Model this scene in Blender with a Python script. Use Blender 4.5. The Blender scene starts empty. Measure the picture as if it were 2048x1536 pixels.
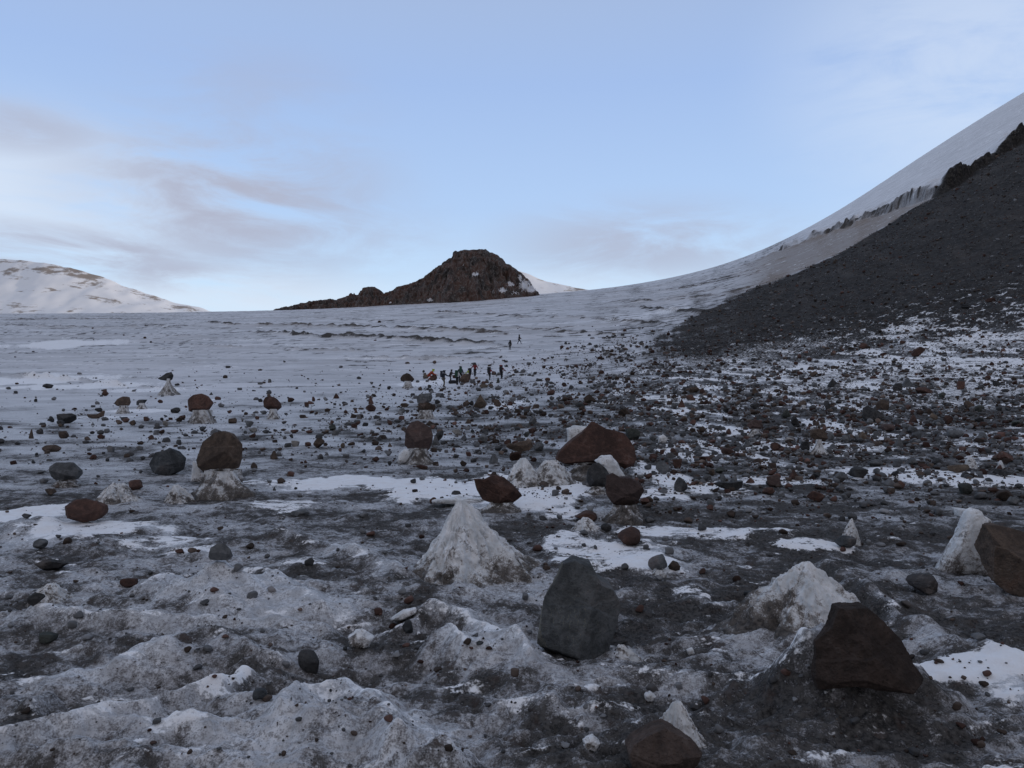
import bpy, math, random
import numpy as np
from mathutils import Vector

# ---------------------------------------------------------------- scene
scene = bpy.context.scene
col = scene.collection
F, CX, CY, CAMH = 1547.0, 1024.0, 768.0, 1.6      # focal length in photo pixels, centre, eye height (m)
R = math.radians

# ---------------------------------------------------------------- noise
_rng = np.random.RandomState(11)
_P = np.concatenate([_rng.permutation(256)] * 3).astype(np.int32)
_ANG = _rng.rand(256) * 2 * np.pi
_G2 = np.stack([np.cos(_ANG), np.sin(_ANG)], 1)
_g = _rng.randn(256, 3)
_G3 = _g / np.linalg.norm(_g, axis=1)[:, None]


def _fade(t):
    return t * t * t * (t * (t * 6 - 15) + 10)


def pn2(x, y, seed=0):
    x = np.asarray(x, float) + seed * 17.31
    y = np.asarray(y, float) + seed * 9.77
    xi = np.floor(x); yi = np.floor(y)
    xf = x - xi; yf = y - yi
    xi = xi.astype(np.int64) & 255; yi = yi.astype(np.int64) & 255
    u = _fade(xf); v = _fade(yf)

    def g(ax, ay, dx, dy):
        gr = _G2[_P[_P[ax] + ay]]
        return gr[..., 0] * dx + gr[..., 1] * dy
    x1 = (xi + 1) & 255; y1 = (yi + 1) & 255
    a = g(xi, yi, xf, yf); b = g(x1, yi, xf - 1, yf)
    c = g(xi, y1, xf, yf - 1); d = g(x1, y1, xf - 1, yf - 1)
    return ((a + u * (b - a)) * (1 - v) + (c + u * (d - c)) * v) * 1.5


def fbm2(x, y, oct=4, seed=0, gain=0.5, lac=2.03):
    s = 0; a = 1.0; n = 0
    for i in range(oct):
        s = s + a * pn2(x, y, seed + i * 3.1)
        n += a; a *= gain; x = x * lac; y = y * lac
    return s / n


def pn3(p, seed=0):
    p = p + np.array([seed * 7.7, seed * 3.3, seed * 5.9])
    i = np.floor(p); f = p - i
    i = i.astype(np.int64) & 255
    w = _fade(f)
    out = 0
    for dx in (0, 1):
        for dy in (0, 1):
            for dz in (0, 1):
                h = _P[_P[_P[(i[:, 0] + dx) & 255] + ((i[:, 1] + dy) & 255)] + ((i[:, 2] + dz) & 255)]
                gr = _G3[h]
                dot = gr[:, 0] * (f[:, 0] - dx) + gr[:, 1] * (f[:, 1] - dy) + gr[:, 2] * (f[:, 2] - dz)
                wt = (w[:, 0] if dx else 1 - w[:, 0]) * (w[:, 1] if dy else 1 - w[:, 1]) * (w[:, 2] if dz else 1 - w[:, 2])
                out = out + wt * dot
    return out * 1.5


def fbm3(p, oct=4, seed=0, gain=0.5):
    s = 0; a = 1.0; n = 0
    for k in range(oct):
        s = s + a * pn3(p, seed + k * 2.3)
        n += a; a *= gain; p = p * 2.03
    return s / n


def sstep(a, b, x):
    t = np.clip((x - a) / (b - a), 0, 1)
    return t * t * (3 - 2 * t)


def blur(a, s, axis):
    n = int(3 * s) + 1
    k = np.exp(-0.5 * (np.arange(-n, n + 1) / s) ** 2); k /= k.sum()
    pad = [(0, 0)] * a.ndim; pad[axis] = (n, n)
    return np.apply_along_axis(lambda v: np.convolve(v, k, 'valid'), axis, np.pad(a, pad, 'edge'))


# ---------------------------------------------------------------- the lie of the land
# height of the ground along lines of sight: rows of distance (m), columns of bearing
D = np.array([25, 40, 60, 80, 110, 150, 220, 320, 450, 600, 800, 1100.])
LAND = {
    -400: [867, 829, 800, 783, 757, 708, 664, 639, 628, 632, 655, 700],
    0:    [867, 829, 800, 783, 757, 708, 664, 639, 628, 632, 655, 700],
    300:  [867, 828, 799, 780, 753, 705, 662, 637, 626, 630, 652, 690],
    600:  [867, 826, 797, 776, 749, 701, 657, 633, 620, 625, 645, 680],
    900:  [866, 823, 791, 771, 754, 695, 648, 620, 604, 606, 630, 660],
    1100: [865, 819, 784, 763, 734, 690, 640, 607, 590, 588, 596, 615],
    1215: [865, 817, 778, 754, 724, 683, 633, 600, 583, 579, 584, 600],
    1300: [864, 814, 772, 746, 715, 675, 625, 592, 573, 565, 571, 590],
    1400: [863, 811, 765, 734, 699, 658, 609, 575, 557, 546, 550, 570],
    1500: [862, 808, 758, 722, 682, 638, 588, 553, 530, 515, 518, 540],
    1600: [861, 804, 750, 710, 664, 614, 557, 515, 488, 469, 470, 490],
    1700: [860, 800, 742, 698, 645, 590, 524, 475, 439, 414, 414, 430],
    1800: [858, 795, 732, 683, 623, 560, 482, 422, 379, 346, 344, 360],
    1900: [856, 790, 722, 668, 600, 529, 440, 370, 318, 284, 280, 292],
    2048: [852, 780, 705, 642, 565, 480, 373, 288, 227, 196, 188, 200],
    2400: [845, 765, 670, 590, 490, 385, 250, 140, 60, 10, -10, 0],
    3100: [842, 742, 622, 522, 395, 265, 105, -35, -145, -225, -255, -240],
}
_ux = np.array([(k - CX) / F for k in LAND])
_zt = np.array([[d * (CY - y) / F + CAMH for d, y in zip(D, row)] for row in LAND.values()])
_LU = np.linspace(-1.4, 1.4, 281)
_LD = np.linspace(math.log(1.0), math.log(1100), 300)
_lD = np.concatenate([[0, math.log(18)], np.log(D)])
_zt = np.concatenate([np.zeros((len(_zt), 2)), _zt], 1)
_t1 = np.array([np.interp(_LD, _lD, r) for r in _zt])
_T = np.array([np.interp(_LU, _ux, _t1[:, j]) for j in range(len(_LD))]).T
_T = blur(blur(_T, 4.0, 0), 5.0, 1)


def bilin(T, gu, gv, u, v):
    fu = np.clip((u - gu[0]) / (gu[1] - gu[0]), 0, len(gu) - 1.001)
    fv = np.clip((v - gv[0]) / (gv[1] - gv[0]), 0, len(gv) - 1.001)
    i = fu.astype(int); j = fv.astype(int); a = fu - i; b = fv - j
    return (T[i, j] * (1 - a) + T[i + 1, j] * a) * (1 - b) + (T[i, j + 1] * (1 - a) + T[i + 1, j + 1] * a) * b


AZM = 0.93


def polar(X, Y):
    r = np.hypot(X, Y); az = np.arctan2(X, Y)
    azc = np.clip(az, -AZM, AZM)
    return r, az, np.tan(azc), r * np.cos(azc)


def land(X, Y):
    r, az, u, Ye = polar(X, Y)
    z = bilin(_T, _LU, _LD, u, np.log(np.maximum(Ye, 1.0)))
    return z * (1 - sstep(AZM + 0.25, AZM + 1.3, np.abs(az)))


def tab(x, pts):
    p = np.array(pts, float)
    return np.interp(x, p[:, 0], p[:, 1])


# --- a pixel of the photograph to the point of the smooth land it shows
_vu = np.linspace(-1.0, 1.0, 801)
_vY = np.exp(np.linspace(math.log(1.2), math.log(900), 2600))


def envelope(fn):
    U, Y = np.meshgrid(_vu, _vY, indexing='ij')
    z = fn(U * Y, Y)
    py = CY - F * (z - CAMH) / Y
    return np.minimum.accumulate(py, axis=1)


def hit(env, px, py):
    """distance Y at which the line of sight of photo pixel (px, py) first meets the ground"""
    u = (px - CX) / F
    i = int(np.clip(round((u - _vu[0]) / (_vu[1] - _vu[0])), 0, len(_vu) - 1))
    e = env[i]
    return float(np.interp(-py, -e, _vY))


ENV0 = envelope(land)


def spot(px, py):
    Y = hit(ENV0, px, py)
    return (px - CX) / F * Y, Y


# --- hummocks: x, y of the foot in the photograph, height (m), radius across / along (m), kind
HUMP = []
for px, py, h, rx, ry, kind in [
    (440, 1205, .42, .42, .40, 'c'), (330, 1340, .17, .24, .18, 'g'), (660, 1480, .18, .22, .16, 'g'),
    (900, 1305, .12, .20, .12, 'g'), (980, 1325, .11, .24, .13, 'g'), (1000, 1345, .06, .3, .2, 'g'),
    (1560, 1265, .06, .55, .40, 'g'), (1650, 1415, .20, .32, .16, 'g'), (1780, 1418, .19, .32, .18, 'g'), (1720, 1400, .10, .30, .2, 'g'), 
    (120, 1270, .10, .45, .30, 'g'), (60, 1060, .16, .42, .40, 'g'),
    (190, 1090, .10, .40, .30, 'g'), (300, 1120, .05, .45, .22, 'g'), (740, 1180, .08, .45, .4, 'g'),
    (1900, 1180, .10, .5, .4, 'g'), (1450, 1350, .06, .4, .25, 'g'), (560, 1290, .06, .4, .3, 'g'),
    (1080, 1010, .10, 1.1, .8, 'g'), (1130, 1380, .06, .35, .3, 'g'), (350, 1480, .13, .26, .08, 'g'),
    (150, 1540, .13, .26, .08, 'g'), (470, 1425, .12, .18, .08, 'g'), (860, 1530, .14, .17, .15, 'g'),
    (1150, 1310, -.05, .22, .2, 'g'), (450, 990, .10, .5, .4, 'g'), (1230, 1030, .10, .4, .4, 'g'),
    (1500, 1540, .05, .4, .2, 'g'), (700, 1260, -.07, .35, .2, 'g'), (780, 1340, -.05, .25, .12, 'g'),
    (1700, 1100, -.05, .8, .5, 'g'), (940, 1190, .05, .6, .4, 'g')]:
    HUMP.append((*spot(px, py), h, rx, ry, kind))

# --- long crests of ice: line in the photograph, height, half width (m), how white the crest is
RIDGE = []
for pts, h, w, s in [
    ([(-20, 1530), (150, 1478), (300, 1440), (420, 1398), (500, 1368)], .12, .075, .60), ([(560, 1470), (610, 1410), (680, 1398), (760, 1440), (800, 1520)], .10, .09, .45),
    ([(255, 1350), (320, 1312), (430, 1300), (500, 1330)], .08, .11, .28), ([(800, 1262), (860, 1240), (930, 1250), (1010, 1300), (1060, 1345)], .11, .085, .50),
    ([(1600, 1410), (1650, 1385), (1740, 1366), (1835, 1376)], .17, .09, .58), ([(300, 1200), (420, 1150), (520, 1170), (640, 1235)], .09, .12, .40),
    ([(0, 1250), (160, 1262), (400, 1262), (640, 1268)], .07, .08, .35), ([(1245, 1352), (1340, 1362), (1480, 1378), (1580, 1398)], .05, .09, .40),
    ([(1180, 1500), (1290, 1470), (1420, 1440)], .06, .08, .25), ([(560, 1075), (700, 1110), (800, 1150)], .08, .14, .30), ([(1650, 1150), (1780, 1230), (1900, 1300), (2050, 1340)], .12, .13, .25),
    ([(840, 1268), (890, 1300), (935, 1330)], .02, .025, .60), ([(60, 1440), (110, 1400), (180, 1390)], .06, .08, .3), ([(1000, 1420), (1150, 1440), (1260, 1430)], .05, .08, .3)]:
    RIDGE.append((np.array([spot(*p) for p in pts]), h, w, s))


def ridges(X, Y):
    up = np.zeros_like(X); wh = np.zeros_like(X)
    for P, h, w, s in RIDGE:
        sel = (X > P[:, 0].min() - 4 * w) & (X < P[:, 0].max() + 4 * w) & (Y > P[:, 1].min() - 4 * w) & (Y < P[:, 1].max() + 4 * w)
        if not sel.any():
            continue
        x = X[sel] + .05 * fbm2(X[sel] / .2, Y[sel] / .2, 2, 80); y = Y[sel] + .05 * fbm2(X[sel] / .2, Y[sel] / .2, 2, 81)
        d = np.full(x.shape, 9.0)
        for a, b in zip(P[:-1], P[1:]):
            e = b - a
            t = np.clip(((x - a[0]) * e[0] + (y - a[1]) * e[1]) / (e @ e), 0, 1)
            d = np.minimum(d, np.hypot(x - a[0] - t * e[0], y - a[1] - t * e[1]))
        up[sel] += .85 * h * np.exp(-(d / w) ** 1.6) * (1 + .28 * fbm2(x / .3, y / .3, 2, 82))
        wh[sel] = np.maximum(wh[sel], s * np.exp(-(d / (w * .75)) ** 2))
    return up, wh


# --- sheets of clean snow: centre and half size in the photograph, strength
SNOW = []
for cx, cy, hw, hh, s in [
    (740, 968, 215, 15, 1.0), (880, 985, 110, 22, 1.0), (1090, 988, 130, 32, 1.0), (1040, 1012, 120, 16, .9),
    (1130, 1032, 60, 10, .7), (1390, 1068, 190, 12, .74), (1640, 1090, 95, 7, .9), (1200, 1105, 130, 36, .72),
    (1280, 1128, 90, 18, .9), (1180, 1135, 60, 15, .6), (1330, 958, 60, 30, .8), (1310, 990, 70, 12, .8), (1420, 975, 70, 16, .9), (1540, 965, 120, 10, .7),
    (60, 1028, 85, 22, 1.0), (180, 1065, 130, 20, .8), (310, 1085, 110, 14, .55), (400, 1105, 90, 9, .5),
    (1950, 1350, 125, 26, 1.1), (1870, 1345, 50, 14, .9), (2010, 1375, 60, 40, .8), (540, 1012, 90, 12, .6), (600, 1135, 60, 9, .55),
    (130, 688, 120, 9, 1.1), (90, 760, 150, 9, 1.0), (190, 772, 120, 7, .9), (30, 775, 50, 4, .8), (300, 780, 120, 5, .7),
    (290, 822, 100, 3.5, .8), (180, 835, 80, 3, .6), (420, 800, 40, 3, .6), (1450, 862, 80, 10, .8), (1680, 895, 120, 11, .8),
    (1560, 900, 100, 9, .7), (1900, 960, 170, 14, 1.0), (1800, 945, 120, 9, .8), (1750, 875, 90, 9, .8), (1960, 890, 100, 6, .7),
    (1400, 800, 80, 8, .7), (1560, 780, 90, 8, .6), (1660, 850, 60, 6, .7), (1000, 815, 40, 6, .7), (1040, 805, 30, 5, .7), (1200, 806, 45, 4, .6), (1320, 795, 55, 5, .7),
    (1900, 735, 150, 22, .52), (1700, 760, 130, 26, .50), (1560, 735, 110, 18, .44), (1980, 780, 120, 26, .55), (1800, 800, 150, 24, .5),
    (1812, 655, 38, 9, .75), (1785, 670, 34, 9, .7), (1845, 640, 20, 7, .6), (1930, 690, 90, 16, .45), (1440, 720, 110, 14, .40), (1590, 690, 120, 14, .36),
    (870, 762, 40, 5, .8), (840, 768, 60, 5, .7), (1000, 962, 60, 12, .9), (1720, 1368, 120, 8, .6), (650, 1400, 90, 22, .5), (380, 1405, 130, 8, .55), (130, 1475, 130, 12, .55), (880, 1380, 60, 10, .35), (470, 1160, 60, 20, .45), (560, 1330, 60, 12, .35), (820, 1460, 50, 30, .4), (560, 1240, 40, 8, .4),
    (1390, 1195, 40, 14, .6), (1400, 1290, 60, 12, .4), (1240, 1290, 30, 20, .35), (880, 1290, 70, 7, .45), (600, 690, 50, 2.5, .6), (500, 680, 50, 2.5, .5),
    (1250, 690, 60, 3, .5), (330, 710, 60, 3, .4), (1250, 640, 70, 4, .45), (1340, 622, 50, 4, .6), (960, 695, 50, 2.5, .5)]:
    X0, Y0 = spot(cx, cy)
    Ya, Yb = spot(cx, cy + hh)[1], spot(cx, cy - hh)[1]
    SNOW.append((X0, Y0, max(hw * Y0 / F, .03), max(Y0 - Ya, .03), max(Yb - Y0, .03), s))

# --- thin bands of grit where layers of the glacier come out
BAND = []
for pts, w, s in [
    ([(400, 647), (560, 651), (690, 653), (840, 658), (1010, 667)], 2.2, .9),
    ([(500, 664), (620, 672), (700, 674), (830, 680), (1010, 690)], 2.4, 1.0),
    ([(380, 690), (560, 697), (760, 703)], .7, .5), ([(700, 715), (900, 719), (1000, 720)], .7, .6),
    ([(0, 640), (150, 638), (330, 640)], 4, .6), ([(0, 650), (120, 655), (300, 653), (420, 650)], 3, .55), ([(850, 623), (960, 630), (1080, 634)], 3, .7),
    ([(1080, 632), (1230, 640), (1350, 650)], 2.2, .6), ([(1250, 613), (1340, 621), (1440, 624)], 3, .7),
    ([(1230, 602), (1330, 600), (1450, 585), (1530, 566)], 4, .5), ([(1290, 585), (1380, 572), (1480, 553), (1560, 535)], 5, .5),
    ([(1330, 595), (1420, 580), (1490, 562)], 3, .5), ([(900, 655), (1010, 655), (1120, 662), (1260, 668)], 1.6, .5), ([(0, 752), (120, 758), (260, 772), (420, 782)], .8, .8),
    ([(580, 636), (720, 640), (860, 644)], 2.5, .45), ([(1400, 566), (1500, 541), (1600, 503)], 4, .45), ([(0, 665), (200, 668), (420, 672)], 1.4, .4)]:
    q = [spot(*p) for p in pts]
    BAND.append((np.array([a / b for a, b in q]), np.array([b for a, b in q]), w, s))

CLIFF_Y = [(1560, 440), (1640, 400), (1740, 350), (1830, 303), (1880, 290), (1960, 305), (2048, 322), (2400, 345)]
CLIFF_H = [(1570, 0), (1620, 1.5), (1660, 2.5), (1740, 4.0), (1830, 5.2), (1880, 6.5), (1960, 8), (2048, 8.5), (2400, 8.5)]
SCREE_0 = [(1230, 112), (1300, 100), (1500, 84), (1700, 76), (1900, 72), (2048, 70), (2600, 60)]
SCREE_1 = [(1230, 112), (1300, 137), (1400, 180), (1500, 222), (1600, 233), (1700, 250), (1830, 286), (1880, 292), (2048, 325), (2600, 345)]

DIRT_X = [0, 400, 800, 1100, 1300, 1500, 1700, 2048]
DIRT_Y = np.log([3, 5, 8, 12, 20, 35, 60, 80, 110, 160, 500])
DIRT = np.array([
    [.58, .46, .50, .60, .69, .73, .69, .58], [.56, .44, .52, .58, .66, .67, .65, .65], [.57, .53, .64, .62, .66, .70, .68, .68],
    [.54, .52, .55, .55, .64, .70, .66, .66], [.36, .40, .46, .58, .70, .74, .72, .72], [.22, .26, .38, .54, .70, .74, .72, .72],
    [.12, .14, .22, .44, .64, .74, .74, .78], [.08, .08, .12, .34, .60, .82, .86, .90], [.06, .06, .08, .22, .52, .92, .97, .97],
    [.10, .08, .08, .10, .22, .50, .60, .60], [.14, .12, .10, .10, .10, .10, .10, .10]])


def masks(X, Y):
    """what covers the ground: grit, clean snow, brown dust, bare rock, scree"""
    r, az, u, Ye = polar(X, Y)
    px = CX + F * u
    lr = np.log(np.maximum(Ye, 1))
    wx = 0.18 * fbm2(X / .5, Y / .5, 3, 5) * np.minimum(r / 8, 1) ; wy = 0.18 * fbm2(X / .5, Y / .5, 3, 6) * np.minimum(r / 8, 1)
    n1 = fbm2(X / (.25 + r * .03), Y / (.25 + r * .06), 4, 21, .6)
    snow = np.zeros_like(X)
    for x0, y0, a, b0, b1, s in SNOW:
        sel = (np.abs(X - x0) < 1.9 * a) & (Y > y0 - 1.9 * b0) & (Y < y0 + 1.9 * b1)
        if not sel.any():
            continue
        dx = (X[sel] - x0) / a; dyy = Y[sel] - y0
        dy = np.where(dyy < 0, dyy / b0, dyy / b1)
        d = np.sqrt(dx * dx + dy * dy) + .80 * n1[sel]
        snow[sel] = np.maximum(snow[sel], s * sstep(1.35, .55, d))
    crest_up, crest_white = ridges(X, Y)
    a_ = .94 * X + .34 * Y; b_ = -.34 * X + .94 * Y
    melt = fbm2(a_ / 1.1 + 4, b_ / .12, 4, 83) + .25 * fbm2(X / 1.8, Y / 1.8, 2, 84)
    snow = np.maximum(snow, .60 * sstep(.16, .40, melt) * np.exp(-r / 9) * sstep(14, 9, r))
    snow = np.maximum(snow, crest_white)
    band = np.zeros_like(X)
    wob = fbm2(X / 9, Y / 9, 3, 31)
    gate = fbm2(X / 14, Y / 5, 3, 32)
    for bu, bY, w, s in BAND:
        yc = np.interp(u, bu, bY)
        d = (Ye - yc + 3.2 * w * wob) / w
        ins = sstep(bu[0] - .02, bu[0] + .03, u) * sstep(bu[-1] + .02, bu[-1] - .03, u)
        band = np.maximum(band, s * ins * np.exp(-d * d) * np.clip(.85 + 1.1 * gate, 0, 1))
    fr = np.array([np.interp(px, DIRT_X, row) for row in DIRT]) if px.size < 4000 else None
    if fr is None:
        gx = np.linspace(0, 2048, 60); gy = np.linspace(math.log(3), math.log(500), 60)
        tg = np.array([np.interp(gx, DIRT_X, row) for row in DIRT])
        tg = np.array([np.interp(gy, DIRT_Y, tg[:, j]) for j in range(60)])
        dirt = bilin(tg, gx, gy, px, lr)
    else:
        j = np.clip(np.searchsorted(DIRT_Y, lr.ravel()) - 1, 0, len(DIRT_Y) - 2)
        t = np.clip((lr.ravel() - DIRT_Y[j]) / (DIRT_Y[j + 1] - DIRT_Y[j]), 0, 1)
        k = np.arange(px.size); fr = fr.reshape(len(DIRT), -1)
        dirt = (fr[j, k] * (1 - t) + fr[j + 1, k] * t).reshape(px.shape)
    scree = sstep(-9, 16, Ye - tab(px, SCREE_0) + 16 * n1) * sstep(5, -5, Ye - tab(px, SCREE_1) + 14 * wob) * sstep(1150, 1450, px + 260 * n1 + 160 * wob)
    # uneven cover
    nz = np.exp(-r / 14)
    dirt = dirt + .60 * fbm2(X / 1.5, Y / 1.2, 3, 41) * np.exp(-r / 40) + .62 * fbm2(X / .42, Y / .36, 3, 42) * nz + .35 * fbm2(X / .12, Y / .12, 2, 44) * np.exp(-r / 7)
    dirt = dirt + .75 * np.clip(fbm2(X / (1.2 + r * .035), Y / (.7 + r * .035), 4, 43), -1, 1) * sstep(9, 22, r) * (1 - .6 * sstep(45, 90, r) * sstep(1400, 1000, px))
    rub = sstep(1000, 1350, px) * sstep(11, 18, Ye) * sstep(110, 70, Ye)
    drift = fbm2(X / 2.2 + 7, Y / 9, 4, 45)
    snow = np.maximum(snow, rub * sstep(.05, .28, drift - .07 + .45 * fbm2(X / .5, Y / 3.0, 3, 56) + .08 * sstep(30, 55, Ye)) * .85)
    snow = np.maximum(snow, rub * .72 * sstep(.16, .36, fbm2(X / .35 + 9, Y / 1.7, 3, 59)))
    snow = np.maximum(snow, .85 * sstep(1300, 1500, px) * sstep(40, 52, Ye) * sstep(86, 60, Ye) * sstep(-.02, .22, fbm2(X / 3 + 3, Y / 10, 3, 46) + .60 * fbm2(X / .8, Y / 4, 3, 54) - .12 * sstep(62, 72, Ye)))
    snow = np.maximum(snow, .8 * scree * sstep(.20, .34, fbm2(X / 1.2, Y / 2.2, 3, 55)) * sstep(150, 80, Ye))
    dirt = np.maximum(dirt, scree * (1.0 - .10 * np.clip(n1 * 2, 0, 1)))
    str_ = fbm2(X / 16, Y / 1.6, 4, 48) + .5 * fbm2(X / 2.5, Y / 1.2, 3, 49)
    far = sstep(45, 110, Ye) * (1 - scree)
    dirt = dirt + far * .75 * sstep(.14, .46, str_ - .10 * np.exp(-((Ye - 105) / 35) ** 2)) + far * .30 * fbm2(X / 5, Y / 2, 3, 50)
    snow = np.maximum(snow, .7 * far * sstep(.30, .42, fbm2(X / 12 + 5, Y / 2.2, 4, 53)))
    dirt = np.minimum(dirt, .82 + .3 * scree)
    dirt = np.clip(dirt + 1.0 * band, 0, 1.1)
    cy = tab(px, CLIFF_Y); ch = tab(px, CLIFF_H)
    jag = 11 * fbm2(X / 19, Y / 30, 3, 51) + 5 * fbm2(X / 5, Y / 9, 3, 52)
    ch = ch * np.clip(.75 + 1.1 * fbm2(X / 14, Y / 60, 2, 85), .25, 1.3)
    t = (Ye - cy + jag)
    cliff = sstep(-5, -1, t) * sstep(5, 2, t) * np.clip(ch / 3, 0, 1)
    tanb = sstep(-6, 6, Ye - tab(px, SCREE_1)) * sstep(4, -14, t) * sstep(1430, 1570, px) * sstep(2000, 1880, px)
    tanb = np.maximum(tanb, .40 * sstep(90, 220, Ye) * np.clip(.15 + 1.5 * fbm2(X / 60, Y / 22, 3, 47), 0, 1) * (1 - scree) * sstep(5, -5, t))
    tanb = np.maximum(tanb, scree * .22 * np.clip(.1 + 1.6 * fbm2((X - .35 * Y) / 5, Y / 26, 4, 57), 0, 1) * sstep(90, 180, Ye))
    serac = sstep(1500, 1590, px) * sstep(1800, 1700, px) * np.exp(-((Ye - cy - 12) / 38) ** 2)
    dirt = np.clip(dirt + .9 * serac * np.clip(fbm2(X / 7, Y / 12, 3, 58) * 2 + .1, 0, 1), 0, 1.1)
    dark = cliff * sstep(1855, 1885, px)
    under = sstep(-40, -5, t) * sstep(1865, 1890, px) * sstep(2, -2, t)
    return dict(dirt=dirt, snow=snow, band=band, scree=scree, cliff=cliff, tan=tanb, dark=np.maximum(dark, .0), t=t, ch=ch, px=px, Ye=Ye, r=r, upper=sstep(0, 6, t) * sstep(1560, 1640, px) * sstep(250, 290, Ye), under=under, up=crest_up, serac=serac)


def ground(X, Y, m=None):
    X = np.asarray(X, float); Y = np.asarray(Y, float)
    if m is None:
        m = masks(X, Y)
    r = m['r']
    z = land(X, Y)
    for x0, y0, h, rx, ry, k in HUMP:
        sel = (np.abs(X - x0) < 3 * rx) & (np.abs(Y - y0) < 3 * ry)
        if sel.any():
            dx = (X[sel] - x0) / rx; dy = (Y[sel] - y0) / ry
            q = dx * dx + dy * dy + .35 * fbm2(X[sel] / .25, Y[sel] / .25, 2, 8)
            z[sel] += .82 * h * (np.exp(-q) if k == 'g' else np.exp(-1.25 * np.sqrt(np.maximum(q, 0) + .02)))
    z = z + m['up']
    calm = 1 - .75 * np.clip(m['snow'], 0, 1)
    near = np.exp(-r / 11)
    z = z + .135 * fbm2(X / 1.15, Y / .95, 3, 61) * (near + .16 * np.exp(-r / 60))
    b = np.abs(fbm2(X / .42, Y / .30, 3, 62))
    z = z + (.155 * b - .04) * near * calm
    z = z + .050 * fbm2(X / .13, Y / .11, 3, 63) * np.exp(-r / 9) * calm
    s = r < 14
    if s.any():
        zz = .018 * fbm2(X[s] / .035, Y[s] / .035, 3, 64) * np.exp(-r[s] / 6) * calm[s]
        z[s] += zz
    z = z + .05 * fbm2(X / 2.6, Y / 1.8, 4, 65) * sstep(6, 20, r) * np.exp(-r / 120)
    z = z + .30 * fbm2(X / 30, Y / 11, 4, 66) * sstep(30, 120, r) + .22 * fbm2(X / 7, Y / 2.5, 4, 67, .6) * sstep(40, 120, r)
    z = z + .04 * np.clip(m['snow'], 0, 1) * np.exp(-r / 60) + .9 * m['band'] * sstep(60, 120, r) * (1 + .9 * fbm2(X / 2.5, Y / 2.5, 3, 72))
    z = z + m['scree'] * (.35 * fbm2(X / 6, Y / 6, 4, 68) + .38 * fbm2(X / 1.6, Y / 1.6, 3, 69) + .5 * fbm2((X - .35 * Y) / 7, Y / 40, 3, 74))
    t = m['t']; jag = sstep(-3.2, 1.2, t) - sstep(-25, 60, t)
    z = z + m['ch'] * jag * (1 + .3 * fbm2(X / 5, Y / 5, 2, 70))
    z = z + m['serac'] * 3.0 * (np.abs(fbm2(X / 9, Y / 9, 3, 73)) * 2 - .35)
    z = z + m['cliff'] * 1.6 * fbm2(X / 2.5, Y / 2.5, 3, 71)
    return z
# ---------------------------------------------------------------- mesh helpers
def link(name, verts, faces, mat, smooth=True, parent=None, quads=True):
    verts = np.asarray(verts, np.float32); faces = np.asarray(faces, np.int32)
    me = bpy.data.meshes.new(name)
    k = faces.shape[1]
    me.vertices.add(len(verts)); me.vertices.foreach_set('co', verts.ravel())
    me.loops.add(faces.size); me.loops.foreach_set('vertex_index', faces.ravel())
    me.polygons.add(len(faces)); me.polygons.foreach_set('loop_start', np.arange(0, faces.size, k, dtype=np.int32))
    me.update(calc_edges=True)
    if smooth:
        me.polygons.foreach_set('use_smooth', np.ones(len(faces), bool))
    me.validate()
    if mat is not None:
        me.materials.append(mat)
    o = bpy.data.objects.new(name, me)
    col.objects.link(o)
    if parent is not None:
        o.parent = parent
    return o


def attr(o, name, val):
    a = o.data.attributes.new(name, 'FLOAT', 'POINT')
    a.data.foreach_set('value', np.asarray(val, np.float32))


def tag(o, label=None, cat=None, group=None, kind=None):
    if label: o['label'] = label
    if cat: o['category'] = cat
    if group: o['group'] = group
    if kind: o['kind'] = kind
    return o


def empty(name, loc):
    o = bpy.data.objects.new(name, None)
    o.location = loc; o.empty_display_size = .1
    col.objects.link(o)
    return o


def ico(level):
    t = (1 + 5 ** .5) / 2
    v = [(-1, t, 0), (1, t, 0), (-1, -t, 0), (1, -t, 0), (0, -1, t), (0, 1, t), (0, -1, -t), (0, 1, -t), (t, 0, -1), (t, 0, 1), (-t, 0, -1), (-t, 0, 1)]
    f = [(0, 11, 5), (0, 5, 1), (0, 1, 7), (0, 7, 10), (0, 10, 11), (1, 5, 9), (5, 11, 4), (11, 10, 2), (10, 7, 6), (7, 1, 8), (3, 9, 4), (3, 4, 2), (3, 2, 6), (3, 6, 8), (3, 8, 9), (4, 9, 5), (2, 4, 11), (6, 2, 10), (8, 6, 7), (9, 8, 1)]
    v = [np.array(p) / np.linalg.norm(p) for p in v]
    for _ in range(level):
        mid = {}; nf = []

        def m(a, b):
            k = (min(a, b), max(a, b))
            if k not in mid:
                p = v[a] + v[b]; v.append(p / np.linalg.norm(p)); mid[k] = len(v) - 1
            return mid[k]
        for a, b, c in f:
            x, y, z = m(a, b), m(b, c), m(c, a)
            nf += [(a, x, z), (b, y, x), (c, z, y), (x, y, z)]
        f = nf
    return np.array(v), np.array(f)


ICO = [ico(k) for k in range(7)]


def facet_radius(n, planes, dist, m):
    d = np.maximum(n @ planes.T, 0) / dist
    if m >= 20: return 1 / np.maximum(d.max(1), 1e-3)
    return np.power(np.sum(d ** m, 1) + 1e-9, -1.0 / m)


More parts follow.
